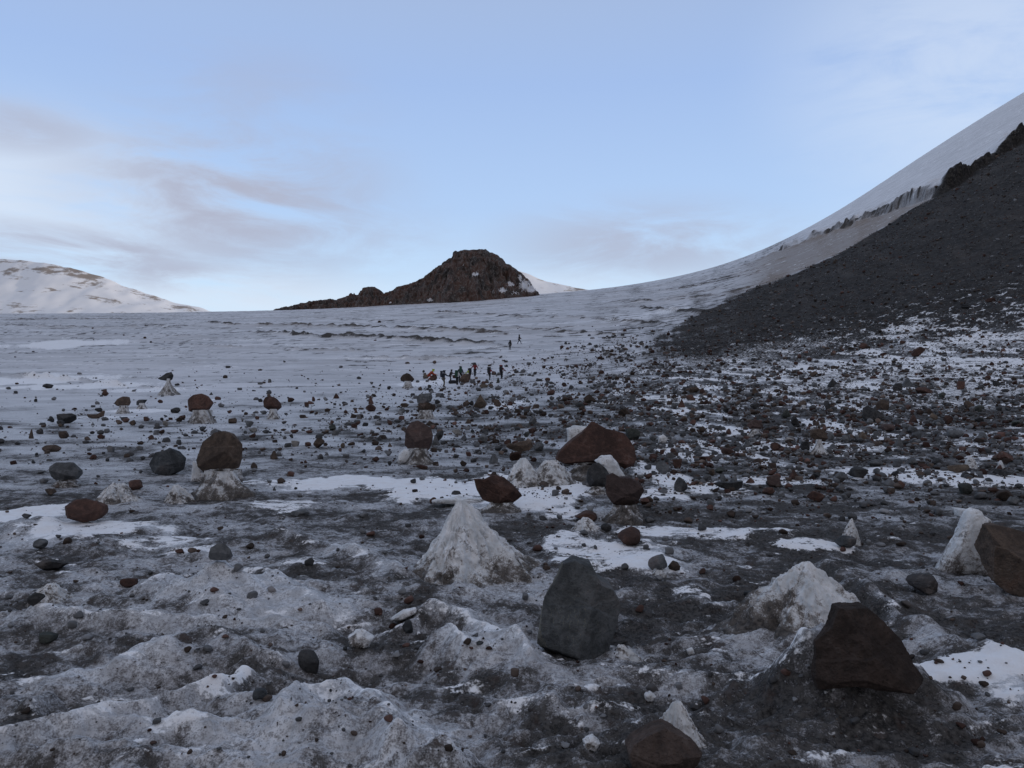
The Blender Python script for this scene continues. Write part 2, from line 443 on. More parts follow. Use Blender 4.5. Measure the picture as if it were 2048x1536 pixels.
def rock_verts(shape, seed, level):
    """a boulder of the given habit, filling the box -.5 .. .5"""
    rs = np.random.RandomState(seed)
    n, f = ICO[level]

    def rnd(k):
        p = rs.randn(k, 3)
        return p / np.linalg.norm(p, axis=1)[:, None]
    m = 20
    if shape == 'r':
        P = rnd(26); dist = .86 + .22 * rs.rand(26); m = 14; rough = .045
    elif shape == 'b':
        P = np.array([[1, .1, .1], [-1, .1, -.05], [.1, 1, 0], [0, -1, .15], [.1, 0, 1], [0, .1, -1.]]) + .22 * rs.randn(6, 3)
        P = np.concatenate([P / np.linalg.norm(P, axis=1)[:, None], rnd(7)])
        dist = np.concatenate([.75 + .15 * rs.rand(6), 1.02 + .12 * rs.rand(7)]); m = 22; rough = .04
    elif shape == 'p':
        P = [[0, 0, -1.]]; a0 = rs.rand() * 1.2
        for k in range(4):
            a = a0 + k * math.pi / 2 + .3 * rs.randn(); P.append([math.cos(a) * .86, math.sin(a) * .86, .45 + .1 * rs.randn()])
        P = np.array(P); P /= np.linalg.norm(P, axis=1)[:, None]
        P = np.concatenate([P, rnd(4)]); dist = np.concatenate([[.55], .52 + .14 * rs.rand(4), .80 + .2 * rs.rand(4)]); m = 20; rough = .05
    elif shape == 'f':
        P = rnd(13); P[:, 2] *= 1.4; P /= np.linalg.norm(P, axis=1)[:, None]
        dist = .66 + .36 * rs.rand(13); m = 22; rough = .04
    else:
        P = rnd(12); dist = .62 + .40 * rs.rand(12); m = 30; rough = .035
    rad = np.minimum(facet_radius(n, P, dist, m), 1.45)
    p = n * rad[:, None]
    k = 2.0
    p = p * (1 + rough * 1.6 * fbm3(n * 1.7, 2, seed % 97)[:, None])
    if level >= 3:
        p = p + n * (rough * .9 * fbm3(p * 3.5, 3, seed % 89 + 1))[:, None]
    if level >= 4:
        p = p + n * (.016 * (1 - 2 * np.abs(fbm3(p * 7, 3, seed % 83 + 2))))[:, None]
    p = p + (p - p) * k
    lo, hi = p.min(0), p.max(0)
    return (p - (lo + hi) / 2) / (hi - lo), f


def radial(poly, c):
    """distance from c to an outline, for every bearing"""
    Q = np.array(poly, float) - c
    ang = np.linspace(-np.pi, np.pi, 1441); rad = np.zeros_like(ang)
    A = Q; e = np.roll(Q, -1, 0) - A
    for i, a in enumerate(ang):
        d = (math.cos(a), math.sin(a))
        den = d[0] * e[:, 1] - d[1] * e[:, 0]
        den = np.where(np.abs(den) < 1e-9, 1e-9, den)
        t = (A[:, 0] * e[:, 1] - A[:, 1] * e[:, 0]) / den
        s = (A[:, 0] * d[1] - A[:, 1] * d[0]) / den
        ok = (t > 0) & (s >= -1e-6) & (s <= 1 + 1e-6)
        rad[i] = t[ok].max() if ok.any() else 0
    return Q, ang, rad


def outline_verts(poly, seed, level, depth=.8, rough=.03, facets=9, crisp=.55, ctr=None):
    """a soft lump whose profile follows an outline (x right, z up) and that has a rounded depth: ice"""
    rs = np.random.RandomState(seed)
    n, f = ICO[level]
    P = np.array(poly, float); c = P.mean(0) if ctr is None else np.array(ctr, float)
    Q, ang, rad = radial(P, c)
    size = np.ptp(P[:, 0])
    phi = np.arctan2(n[:, 2], n[:, 0]); ct = np.hypot(n[:, 0], n[:, 2])
    cc = ct ** crisp; r = np.interp(phi, ang, rad)
    p = np.stack([r * cc * np.cos(phi), np.sign(n[:, 1]) * np.abs(n[:, 1]) ** .85 * size * depth * .5, r * cc * np.sin(phi)], 1)
    p = p + n * (size * rough * fbm3(p / size * 4.0, 4, seed % 71))[:, None]
    p = p + n * (size * rough * .6 * (1 - 2 * np.abs(fbm3(p / size * 9, 3, seed % 61))))[:, None]
    return p + np.array([c[0], 0, c[1]]), f


def hewn_verts(poly, seed, level, depth=.8, rough=.012, facets=6, ctr=None, face=(0, 0), ledges=1):
    """a boulder broken along flat faces; its profile follows an outline (x right, z up)"""
    rs = np.random.RandomState(seed)
    n, f = ICO[level]
    P = np.array(poly, float); c = P.mean(0) if ctr is None else np.array(ctr, float)
    Q, ang, rad = radial(P, c)
    size = math.sqrt(np.ptp(P[:, 0]) * np.ptp(P[:, 1]))
    phi = np.arctan2(n[:, 2], n[:, 0]); ct = np.maximum(np.hypot(n[:, 0], n[:, 2]), 1e-4)
    r = np.interp(phi, ang, rad) / ct
    for sgn in (-1, 1):
        q = np.array([face[0] + .16 * rs.randn(), sgn, face[1] + .16 * rs.randn()]); q /= np.linalg.norm(q)
        r = np.minimum(r, np.where(n @ q > 1e-3, size * depth * .46 / np.maximum(n @ q, 1e-3), 1e9))
        a0 = rs.rand() * 6.28
        for k in range(facets if sgn < 0 else facets // 2):
            a = a0 + 6.28 * k / facets + .45 * rs.randn(); tilt = R(rs.uniform(24, 66))
            sup = (Q @ np.array([math.cos(a), math.sin(a)])).max()
            q = np.array([math.cos(a) * math.cos(tilt), sgn * math.sin(tilt), math.sin(a) * math.cos(tilt)])
            d = max(sup * math.cos(tilt) * rs.uniform(.985, 1.12), .15 * size)
            h = n @ q
            r = np.minimum(r, np.where(h > 1e-3, d / np.maximum(h, 1e-3), 1e9))
    p = n * r[:, None]
    for k in range(ledges):
        t = p[:, 2] + (rs.rand() - .5) * 1.2 * p[:, 0] + size * .05 * fbm3(p / size * 4, 3, seed + 40 + k)
        lv = np.percentile(t, 25 + 45 * rs.rand())
        p[:, 1] += np.clip(-n[:, 1] * 1.6, 0, 1) * size * .05 * sstep(-.006 * size, .006 * size, t - lv)
    w = p / size
    p = p + n * (size * rough * 1.6 * fbm3(w * 3.2, 3, seed % 71))[:, None]
    p = p + n * (size * rough * .9 * (1 - 2.2 * np.abs(fbm3(w * 8, 4, seed % 61, .6))))[:, None]
    for a, v in ((0, Q[:, 0]), (2, Q[:, 1])):
        lo, hi = p[:, a].min(), p[:, a].max()
        p[:, a] = v.min() + (p[:, a] - lo) / (hi - lo) * np.ptp(v)
    return p + np.array([c[0], 0, c[1]]), f


# ---------------------------------------------------------------- materials
def nodes(name):
    m = bpy.data.materials.new(name); m.use_nodes = True
    nt = m.node_tree
    b = nt.nodes['Principled BSDF']
    return m, nt, b


class NT:
    def __init__(s, nt): s.nt = nt
    def new(s, t, **k):
        n = s.nt.nodes.new(t)
        for a, v in k.items(): setattr(n, a, v)
        return n
    def lk(s, a, b): s.nt.links.new(a, b)
    def val(s, sock, v):
        if hasattr(v, 'links') or isinstance(v, bpy.types.NodeSocket): s.lk(v, sock)
        else: sock.default_value = v
    def math(s, op, a, b=0.0, clamp=False):
        n = s.new('ShaderNodeMath', operation=op); n.use_clamp = clamp
        s.val(n.inputs[0], a); s.val(n.inputs[1], b)
        return n.outputs[0]
    def noise(s, vec, scale, detail=4, rough=.55, dist=0):
        n = s.new('ShaderNodeTexNoise')
        n.inputs['Scale'].default_value = scale; n.inputs['Detail'].default_value = detail
        n.inputs['Roughness'].default_value = rough; n.inputs['Distortion'].default_value = dist
        if vec is not None: s.lk(vec, n.inputs['Vector'])
        return n.outputs['Fac']
    def mapv(s, vec, loc=(0, 0, 0), sc=(1, 1, 1), rot=(0, 0, 0)):
        n = s.new('ShaderNodeMapping'); s.lk(vec, n.inputs['Vector'])
        n.inputs['Location'].default_value = loc; n.inputs['Scale'].default_value = sc; n.inputs['Rotation'].default_value = rot
        return n.outputs[0]
    def ramp(s, v, a, b, c=0.0, d=1.0, smooth=True):
        n = s.new('ShaderNodeMapRange'); n.interpolation_type = 'SMOOTHSTEP' if smooth else 'LINEAR'
        s.val(n.inputs['Value'], v)
        n.inputs['From Min'].default_value = a; n.inputs['From Max'].default_value = b
        n.inputs['To Min'].default_value = c; n.inputs['To Max'].default_value = d
        return n.outputs['Result']
    def mix(s, f, a, b, blend='MIX'):
        n = s.new('ShaderNodeMix', data_type='RGBA', blend_type=blend)
        s.val(n.inputs[0], f)
        for k, v in ((6, a), (7, b)):
            if isinstance(v, tuple): n.inputs[k].default_value = (*v, 1)
            else: s.lk(v, n.inputs[k])
        return n.outputs[2]
    def attr(s, name):
        n = s.new('ShaderNodeAttribute', attribute_name=name)
        return n.outputs['Fac']
    def bump(s, h, strength, dist, normal=None):
        n = s.new('ShaderNodeBump'); n.inputs['Strength'].default_value = strength; n.inputs['Distance'].default_value = dist
        s.lk(h, n.inputs['Height'])
        if normal is not None: s.lk(normal, n.inputs['Normal'])
        return n.outputs[0]


def mat_ground():
    m, nt, b = nodes('glacier_surface'); T = NT(nt)
    pos = T.new('ShaderNodeNewGeometry').outputs['Position']
    n1 = T.noise(pos, .9, 5, .6); n2 = T.noise(pos, 7, 5, .65); n3 = T.noise(pos, 38, 4, .6); n4 = T.noise(pos, 130, 2, .5)
    g = T.math('ADD', T.math('ADD', T.math('MULTIPLY', n1, .18), T.math('MULTIPLY', n2, .34)), T.math('ADD', T.math('MULTIPLY', n3, .33), T.math('MULTIPLY', n4, .15)))
    dirt = T.math('ADD', g, T.math('MULTIPLY', T.math('SUBTRACT', T.attr('dirt'), .5), .27))
    dm = T.ramp(dirt, .485, .57)
    dust = T.ramp(dirt, .395, .53)
    s1 = T.noise(T.mapv(pos, loc=(3.3, 8.1, 0), sc=(1, 1.6, 1)), 3.4, 7, .68)
    sm = T.ramp(T.math('ADD', T.math('ADD', T.math('MULTIPLY', s1, .7), T.math('MULTIPLY', n3, .3)), T.math('MULTIPLY', T.math('SUBTRACT', T.attr('snow'), .5), .27)), .475, .555)
    ice = T.mix(T.ramp(n2, .35, .66), (.42, .428, .452), (.73, .74, .77))
    ice = T.mix(T.ramp(n1, .42, .7, 0, .30), ice, (.43, .385, .37))
    ice = T.mix(T.ramp(T.math('ADD', T.math('MULTIPLY', n3, .5), T.math('MULTIPLY', n4, .5)), .46, .62, 0, .60), ice, (.19, .18, .18))
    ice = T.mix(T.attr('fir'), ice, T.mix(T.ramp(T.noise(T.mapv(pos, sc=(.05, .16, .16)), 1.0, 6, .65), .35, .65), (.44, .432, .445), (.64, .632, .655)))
    grit = T.mix(T.ramp(n3, .35, .65), (.026, .025, .025), (.088, .083, .080))
    grit = T.mix(T.ramp(n2, .56, .70, 0, .5), grit, (.085, .062, .054))
    silt = T.mix(T.ramp(n3, .38, .64), (.110, .104, .106), (.235, .224, .228))
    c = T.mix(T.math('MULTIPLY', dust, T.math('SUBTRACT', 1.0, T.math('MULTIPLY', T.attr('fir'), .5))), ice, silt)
    c = T.mix(dm, c, grit)
    c = T.mix(T.attr('tan'), c, T.mix(T.ramp(n2, .4, .6), (.28, .238, .21), (.205, .168, .145)))
    rk = T.mix(T.ramp(n1, .4, .65), (.020, .019, .019), (.056, .051, .048))
    c = T.mix(T.attr('rock'), c, rk)
    white = T.mix(T.ramp(n2, .4, .7, 0, .35), (.86, .86, .88), (.72, .66, .63))
    c = T.mix(sm, c, white)
    T.lk(c, b.inputs['Base Color'])
    b.inputs['Roughness'].default_value = .62
    T.lk(T.ramp(dm, 0, 1, .55, .9, False), b.inputs['Roughness'])
    T.lk(T.ramp(T.math('MAXIMUM', dm, T.attr('rock')), 0, 1, .32, .05, False), b.inputs['Specular IOR Level'])
    h = T.math('ADD', T.math('MULTIPLY', n3, .6), T.math('MULTIPLY', n4, .4))
    T.lk(T.bump(h, .55, .02), b.inputs['Normal'])
    return m


def mat_ice():
    m, nt, b = nodes('melting_ice'); T = NT(nt)
    pos = T.new('ShaderNodeNewGeometry').outputs['Position']
    n1 = T.noise(T.mapv(pos, sc=(1, 1, .35)), 9, 5, .6); n3 = T.noise(pos, 38, 4, .6); n4 = T.noise(pos, 120, 2, .5)
    g = T.math('ADD', T.math('MULTIPLY', n1, .4), T.math('ADD', T.math('MULTIPLY', n3, .38), T.math('MULTIPLY', n4, .22)))
    dd = T.math('ADD', g, T.math('MULTIPLY', T.math('SUBTRACT', T.attr('dirt'), .5), .34))
    dm = T.ramp(dd, .50, .60); dust = T.ramp(dd, .42, .55)
    ice = T.mix(T.ramp(n1, .35, .65), (.54, .555, .57), (.78, .78, .79))
    ice = T.mix(T.ramp(n3, .5, .75, 0, .4), ice, (.50, .42, .37))
    grit = T.mix(T.ramp(n3, .35, .65), (.040, .036, .034), (.115, .10, .09))
    ice = T.mix(dust, ice, T.mix(T.ramp(n3, .38, .64), (.15, .138, .13), (.34, .315, .30)))
    T.lk(T.mix(dm, ice, grit), b.inputs['Base Color'])
    b.inputs['Roughness'].default_value = .6
    b.inputs['Specular IOR Level'].default_value = .25
    T.lk(T.bump(T.math('ADD', n3, T.math('MULTIPLY', n1, .8)), .5, .02), b.inputs['Normal'])
    return m


ROCKC = {'r': ((.100, .058, .047), (.058, .037, .032)), 'b': ((.105, .078, .062), (.060, .047, .040)), 'g': ((.150, .153, .158), (.085, .088, .092)),
         'd': ((.068, .067, .068), (.036, .036, .037)), 't': ((.165, .130, .102), (.10, .078, .062)), 'v': ((.085, .092, .082), (.048, .052, .049)),
         'm': ((.105, .075, .068), (.068, .050, .047)), 'w': ((.36, .34, .32), (.22, .21, .20)), 'k': ((.080, .085, .090), (.040, .043, .046)), 'x': ((.076, .056, .048), (.043, .033, .029)), 'y': ((.115, .119, .121), (.060, .063, .064)), 'z': ((.175, .165, .140), (.105, .100, .086))}


def mat_rock(key):
    hi, lo = ROCKC[key]
    m, nt, b = nodes({'r': 'red_lava', 'b': 'brown_lava', 'g': 'grey_andesite', 'd': 'dark_basalt', 't': 'tan_tuff', 'v': 'green_grey_rock', 'm': 'maroon_lava', 'w': 'pale_pumice', 'k': 'blue_black_basalt', 'x': 'rusty_dark_lava', 'y': 'slate_grey_rock', 'z': 'weathered_tan_rock'}[key])
    T = NT(nt)
    oi = T.new('ShaderNodeObjectInfo')
    tc = T.new('ShaderNodeNewGeometry').outputs['Position']
    n1 = T.noise(tc, 2.2, 5, .6, .4); n2 = T.noise(tc, 14, 5, .65); n3 = T.noise(tc, 70, 3, .6)
    c = T.mix(T.ramp(T.math('ADD', T.math('MULTIPLY', n1, .5), T.math('MULTIPLY', n2, .5)), .42, .58), lo, hi)
    c = T.mix(T.ramp(n1, .56, .72, 0, .5), c, tuple(x * f for x, f in zip(hi, (1.25, .95, .85))))
    pits = T.ramp(n3, .60, .70, 0, .65)
    c = T.mix(pits, c, tuple(x * .45 for x in lo))
    hsv = T.new('ShaderNodeHueSaturation'); T.lk(c, hsv.inputs['Color'])
    T.lk(T.ramp(oi.outputs['Random'], 0, 1, .75, 1.25, False), hsv.inputs['Value'])
    dust = T.ramp(T.math('ADD', T.math('MULTIPLY', n1, .5), T.math('MULTIPLY', n2, .5)), .56, .66, 0, .30)
    T.lk(T.mix(dust, hsv.outputs[0], (.24, .215, .20)), b.inputs['Base Color'])
    b.inputs['Roughness'].default_value = .9
    b.inputs['Specular IOR Level'].default_value = .12
    T.lk(T.bump(T.math('ADD', n2, T.math('MULTIPLY', n3, .5)), .7, .03), b.inputs['Normal'])
    return m


def mat_flat(name, c, rough=.85):
    m, nt, b = nodes(name); T = NT(nt)
    tc = T.new('ShaderNodeTexCoord').outputs['Object']
    n = T.noise(tc, 18, 3, .6)
    T.lk(T.mix(T.ramp(n, .3, .7), tuple(x * .75 for x in c), tuple(min(1, x * 1.2) for x in c)), b.inputs['Base Color'])
    b.inputs['Roughness'].default_value = rough
    return m


def mat_scatter():
    """mixed stones: the tint of each stone is stored on its mesh"""
    m, nt, b = nodes('mixed_stones'); T = NT(nt)
    pos = T.new('ShaderNodeNewGeometry').outputs['Position']
    t = T.attr('tint'); v = T.attr('tone')
    n = T.noise(pos, 9, 3, .6)
    c = T.mix(T.ramp(t, .55, .60), (.125, .126, .131), (.078, .060, .051))
    c = T.mix(T.ramp(t, .82, .86), c, (.078, .046, .039))
    hsv = T.new('ShaderNodeHueSaturation'); T.lk(c, hsv.inputs['Color'])
    T.lk(T.math('MULTIPLY', v, T.ramp(n, .3, .7, .75, 1.25)), hsv.inputs['Value'])
    T.lk(hsv.outputs[0], b.inputs['Base Color'])
    b.inputs['Roughness'].default_value = .92
    b.inputs['Specular IOR Level'].default_value = .08
    return m


M_GROUND, M_ICE, M_SCAT = mat_ground(), mat_ice(), mat_scatter()
M_ROCK = {k: mat_rock(k) for k in ROCKC}
# ---------------------------------------------------------------- the ground: one sheet round the camera, cut along the edge of the scree
def ground_rows():
    a = np.exp(np.linspace(math.log(.35), math.log(2.6), 45))
    b = 1 / np.linspace(1 / 2.6, 1 / 32, 540)
    c = np.exp(np.linspace(math.log(32), math.log(255), 300))
    d = np.linspace(255, 430, 150)
    e = np.exp(np.linspace(math.log(430), math.log(1050), 90))
    return np.concatenate([a, b[1:], c[1:], d[1:], e[1:]])


rows = ground_rows()
af = np.linspace(-.64, .64, 1150)
side = .64 + np.linspace(0, 1, 70)[1:] ** 1.7 * (math.pi - .64)
az = np.concatenate([-side[::-1], af, side[:-1]])
nr, na = len(rows), len(az)
RR, AA = np.meshgrid(rows, az, indexing='ij')
GX = (RR * np.sin(AA)).ravel(); GY = (RR * np.cos(AA)).ravel()
GM = masks(GX, GY)
GZ = ground(GX, GY, GM)
idx = np.arange(nr * na).reshape(nr, na)
nxt = np.roll(idx, -1, 1)
quads = np.stack([idx[:-1], nxt[:-1], nxt[1:], idx[1:]], -1).reshape(-1, 4)
V = np.stack([GX, GY, GZ], 1)
# the hole below the camera
cap = len(V); V = np.concatenate([V, [[0, 0, float(GZ[:na].mean())]]])


def put_ground(name, sel):
    f = quads[sel]
    used = np.unique(f)
    re = np.full(len(V), -1, np.int64); re[used] = np.arange(len(used))
    o = link(name, V[used], re[f], M_GROUND)
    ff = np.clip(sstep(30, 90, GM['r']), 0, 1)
    ice_dark = GM['cliff'] * (1 - GM['dark'])
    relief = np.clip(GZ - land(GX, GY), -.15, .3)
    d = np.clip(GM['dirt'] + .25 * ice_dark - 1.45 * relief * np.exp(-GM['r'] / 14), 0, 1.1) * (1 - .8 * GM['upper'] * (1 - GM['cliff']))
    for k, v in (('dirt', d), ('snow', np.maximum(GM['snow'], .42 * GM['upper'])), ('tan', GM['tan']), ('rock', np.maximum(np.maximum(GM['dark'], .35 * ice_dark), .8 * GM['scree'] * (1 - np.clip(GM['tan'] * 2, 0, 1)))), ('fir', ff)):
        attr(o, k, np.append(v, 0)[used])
    return tag(o, kind='structure')


fs = GM['scree'][quads[:, 0]] > .5
fu = (~fs) & (GM['px'][quads[:, 0]] > 1600) & (GM['Ye'][quads[:, 0]] > tab(GM['px'][quads[:, 0]], SCREE_1) - 2)
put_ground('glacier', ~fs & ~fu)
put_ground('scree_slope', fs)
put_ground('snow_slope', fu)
fan = np.array([[cap, idx[0, (k + 1) % na], idx[0, k]] for k in range(na)])
ENV = envelope(ground)


def at(px, py):
    """point of the ground that pixel (px, py) of the photograph shows"""
    Y = hit(ENV, px, py); X = (px - CX) / F * Y
    z = float(ground(np.array([X]), np.array([Y]))[0])
    return X, Y, z


def gz(x, y):
    return float(ground(np.array([float(x)]), np.array([float(y)]))[0])


# ---------------------------------------------------------------- far mountains
def far_mountain(name, outline, Y0, depth, rough, mat, seed, base_py):
    P = np.array(outline, float)
    xs = np.linspace(P[0, 0], P[-1, 0], 260)
    top = np.interp(xs, P[:, 0], P[:, 1])
    top = blur(top, 3, 0)
    vs = np.linspace(-1, 1, 90)
    XX, VV = np.meshgrid(xs, vs, indexing='ij')
    hgt = (base_py - top)[:, None] / F * Y0
    prof = np.where(VV < 0, (1 + VV) ** 1.15, (1 - VV) ** 1.0)
    X = (XX - CX) / F * Y0; Y = Y0 + VV * depth
    zb = (CY - base_py) / F * Y0 + CAMH
    n = fbm2(X / (depth * .35), Y / (depth * .5), 5, seed) * rough * (1 - np.abs(VV)) ** .5
    Z = zb + hgt * prof + n * np.minimum(hgt / 30, 1)
    i = np.arange(len(xs) * len(vs)).reshape(len(xs), len(vs))
    f = np.stack([i[:-1, :-1], i[1:, :-1], i[1:, 1:], i[:-1, 1:]], -1).reshape(-1, 4)
    o = link(name, np.stack([X.ravel(), Y.ravel(), Z.ravel()], 1), f, mat)
    return tag(o, kind='structure')


def mat_mountain(name, bare, sc):
    m, nt, b = nodes(name); T = NT(nt)
    geo = T.new('ShaderNodeNewGeometry'); pos = geo.outputs['Position']
    n1 = T.noise(T.mapv(pos, rot=(0, 0, .3), sc=(.6, .6, 2.2)), sc, 6, .6, .6)
    n2 = T.noise(pos, sc * 4, 4, .6)
    s = T.math('ADD', T.math('MULTIPLY', n1, .75), T.math('MULTIPLY', n2, .25))
    s = T.math('ADD', s, T.math('MULTIPLY', T.attr('crest'), bare))
    c = T.mix(T.ramp(s, .54, .62), (.82, .83, .86), (.30, .255, .225))
    T.lk(c, b.inputs['Base Color']); b.inputs['Roughness'].default_value = .8
    return m


mt = far_mountain('mountain', [(-700, 640), (-420, 575), (-180, 528), (-40, 516), (0, 518), (60, 521), (130, 532), (200, 551), (250, 569), (300, 587), (350, 604), (400, 618), (460, 632), (540, 655)], 3000, 500, 22, mat_mountain('far_snow', .06, .010), 5, 672)
n = len(mt.data.vertices); vv = np.tile(np.linspace(-1, 1, 90), 260)
attr(mt, 'crest', np.exp(-((vv + .05) / .16) ** 2))
pk = far_mountain('snow_peak', [(930, 600), (965, 575), (1000, 541), (1020, 537), (1045, 544), (1095, 562), (1150, 574), (1200, 583), (1290, 610)], 1500, 180, 3, mat_mountain('peak_snow', .0, .02), 9, 640)
attr(pk, 'crest', np.zeros(len(pk.data.vertices)))

# ---------------------------------------------------------------- the dark crag on the skyline
def crag():
    top = [(540, 626), (552, 617), (562, 614), (588, 611), (600, 606), (622, 603), (655, 598), (668, 599), (690, 591), (700, 586), (715, 587), (722, 578), (735, 573), (748, 573), (758, 579), (768, 588), (775, 583),
           (800, 570), (812, 567), (832, 560), (850, 550), (862, 544), (880, 531), (890, 521), (902, 512), (906, 502), (911, 499), (916, 501), (925, 499), (940, 498), (952, 500), (960, 499), (972, 498), (977, 503), (985, 504), (995, 507),
           (1003, 514), (1010, 522), (1018, 528), (1030, 537), (1045, 548), (1058, 560), (1066, 571), (1075, 586), (1090, 600), (1105, 612)]
    P = np.array(top, float); Y0 = 452.0; k = Y0 / F
    xs = np.linspace(540, 1105, 400); vs = np.linspace(-1, 1, 120)
    XX, VV = np.meshgrid(xs, vs, indexing='ij')
    tp = np.interp(xs, P[:, 0], P[:, 1])
    base = np.interp(xs, [540, 1105], [640, 612])
    X = (XX - CX) * k; hg = ((base - tp) * k)[:, None]
    wid = 10 + 1.15 * hg
    Y = Y0 + VV * wid
    prof = np.clip(1.0 - np.abs(VV) ** 1.25, 0, 1)
    prof = np.where(prof > .78, .78 + (prof - .78) * 1.0, prof)
    zb = ((CY - base) * k + CAMH)[:, None]
    rid = 1 - np.abs(fbm2(X / 10, Y / 20, 5, 3))
    blk = fbm2(X / 2.2, Y / 5, 4, 4)
    amp = np.clip(hg / 12, .15, 1) * np.clip(4 * (1 - np.abs(VV)), 0, 1) * np.clip(np.abs(VV) * 2.6, .05, 1)
    Z = zb + hg * prof + amp * (9.5 * (rid - .78) + 3.2 * blk)
    # cliffs: the slope climbs in steps
    st = 3.2; q = (Z - zb) / st + .6 * fbm2(X / 9, Y / 9, 2, 7)
    fr = q - np.floor(q)
    Z = Z + st * .5 * (sstep(.25, .75, fr) - fr) * np.clip(np.abs(VV) * 5, 0, 1)
    X = X + 1.3 * fbm2(X / 3, Z / 5, 3, 11); Y = Y + 7 * fbm2(X / 16, Z / 22, 3, 14) + 3.2 * (1 - 2 * np.abs(fbm2(X / 4.5, Z / 16, 4, 12))) + 1.2 * fbm2(X / 1.4, Z / 3, 3, 13)
    i = np.arange(XX.size).reshape(XX.shape)
    f = np.stack([i[:-1, :-1], i[1:, :-1], i[1:, 1:], i[:-1, 1:]], -1).reshape(-1, 4)
    m, nt, b = nodes('crag_rock'); T = NT(nt)
    pos = T.new('ShaderNodeNewGeometry').outputs['Position']
    n1 = T.noise(T.mapv(pos, sc=(1, 1, .35)), .16, 5, .65); n2 = T.noise(T.mapv(pos, sc=(1, 1, .5)), .9, 5, .65)
    c = T.mix(T.ramp(n1, .36, .58), (.046, .041, .039), (.105, .064, .052))
    c = T.mix(T.ramp(n2, .48, .62, 0, .85), c, (.165, .150, .140))
    sn = T.math('ADD', T.attr('snow'), T.math('MULTIPLY', T.math('SUBTRACT', n2, .5), 1.6))
    c = T.mix(T.ramp(sn, .42, .54), c, (.74, .74, .77))
    T.lk(c, b.inputs['Base Color']); b.inputs['Roughness'].default_value = .95
    b.inputs['Specular IOR Level'].default_value = .15
    T.lk(T.bump(n2, .8, .8), b.inputs['Normal'])
    o = link('rock_outcrop', np.stack([X.ravel(), Y.ravel(), Z.ravel()], 1), f, m, smooth=False)
    sn = np.zeros(X.shape)
    py = CY - F * (Z - CAMH) / Y; pxx = CX + F * X / Y
    for cx, cy, rx, ry, s in [(950, 548, 9, 6, .75), (1021, 568, 8, 5, .9), (1005, 580, 9, 6, .8), (1050, 570, 14, 13, .8), (1040, 556, 5, 8, .7), (860, 600, 9, 5, .6), (1062, 578, 12, 8, .95), (1030, 585, 14, 6, .5), (985, 583, 9, 5, .5), (925, 530, 8, 4, .45), (780, 604, 5, 3, .7)]:
        sn = np.maximum(sn, s * np.exp(-((pxx - cx) / rx) ** 2 - ((py - cy) / ry) ** 2))
    attr(o, 'snow', np.where(VV < 0, sn, 0).ravel())
    return tag(o, 'dark jagged rock crag with a flat top standing on the skyline', 'crag')


crag()
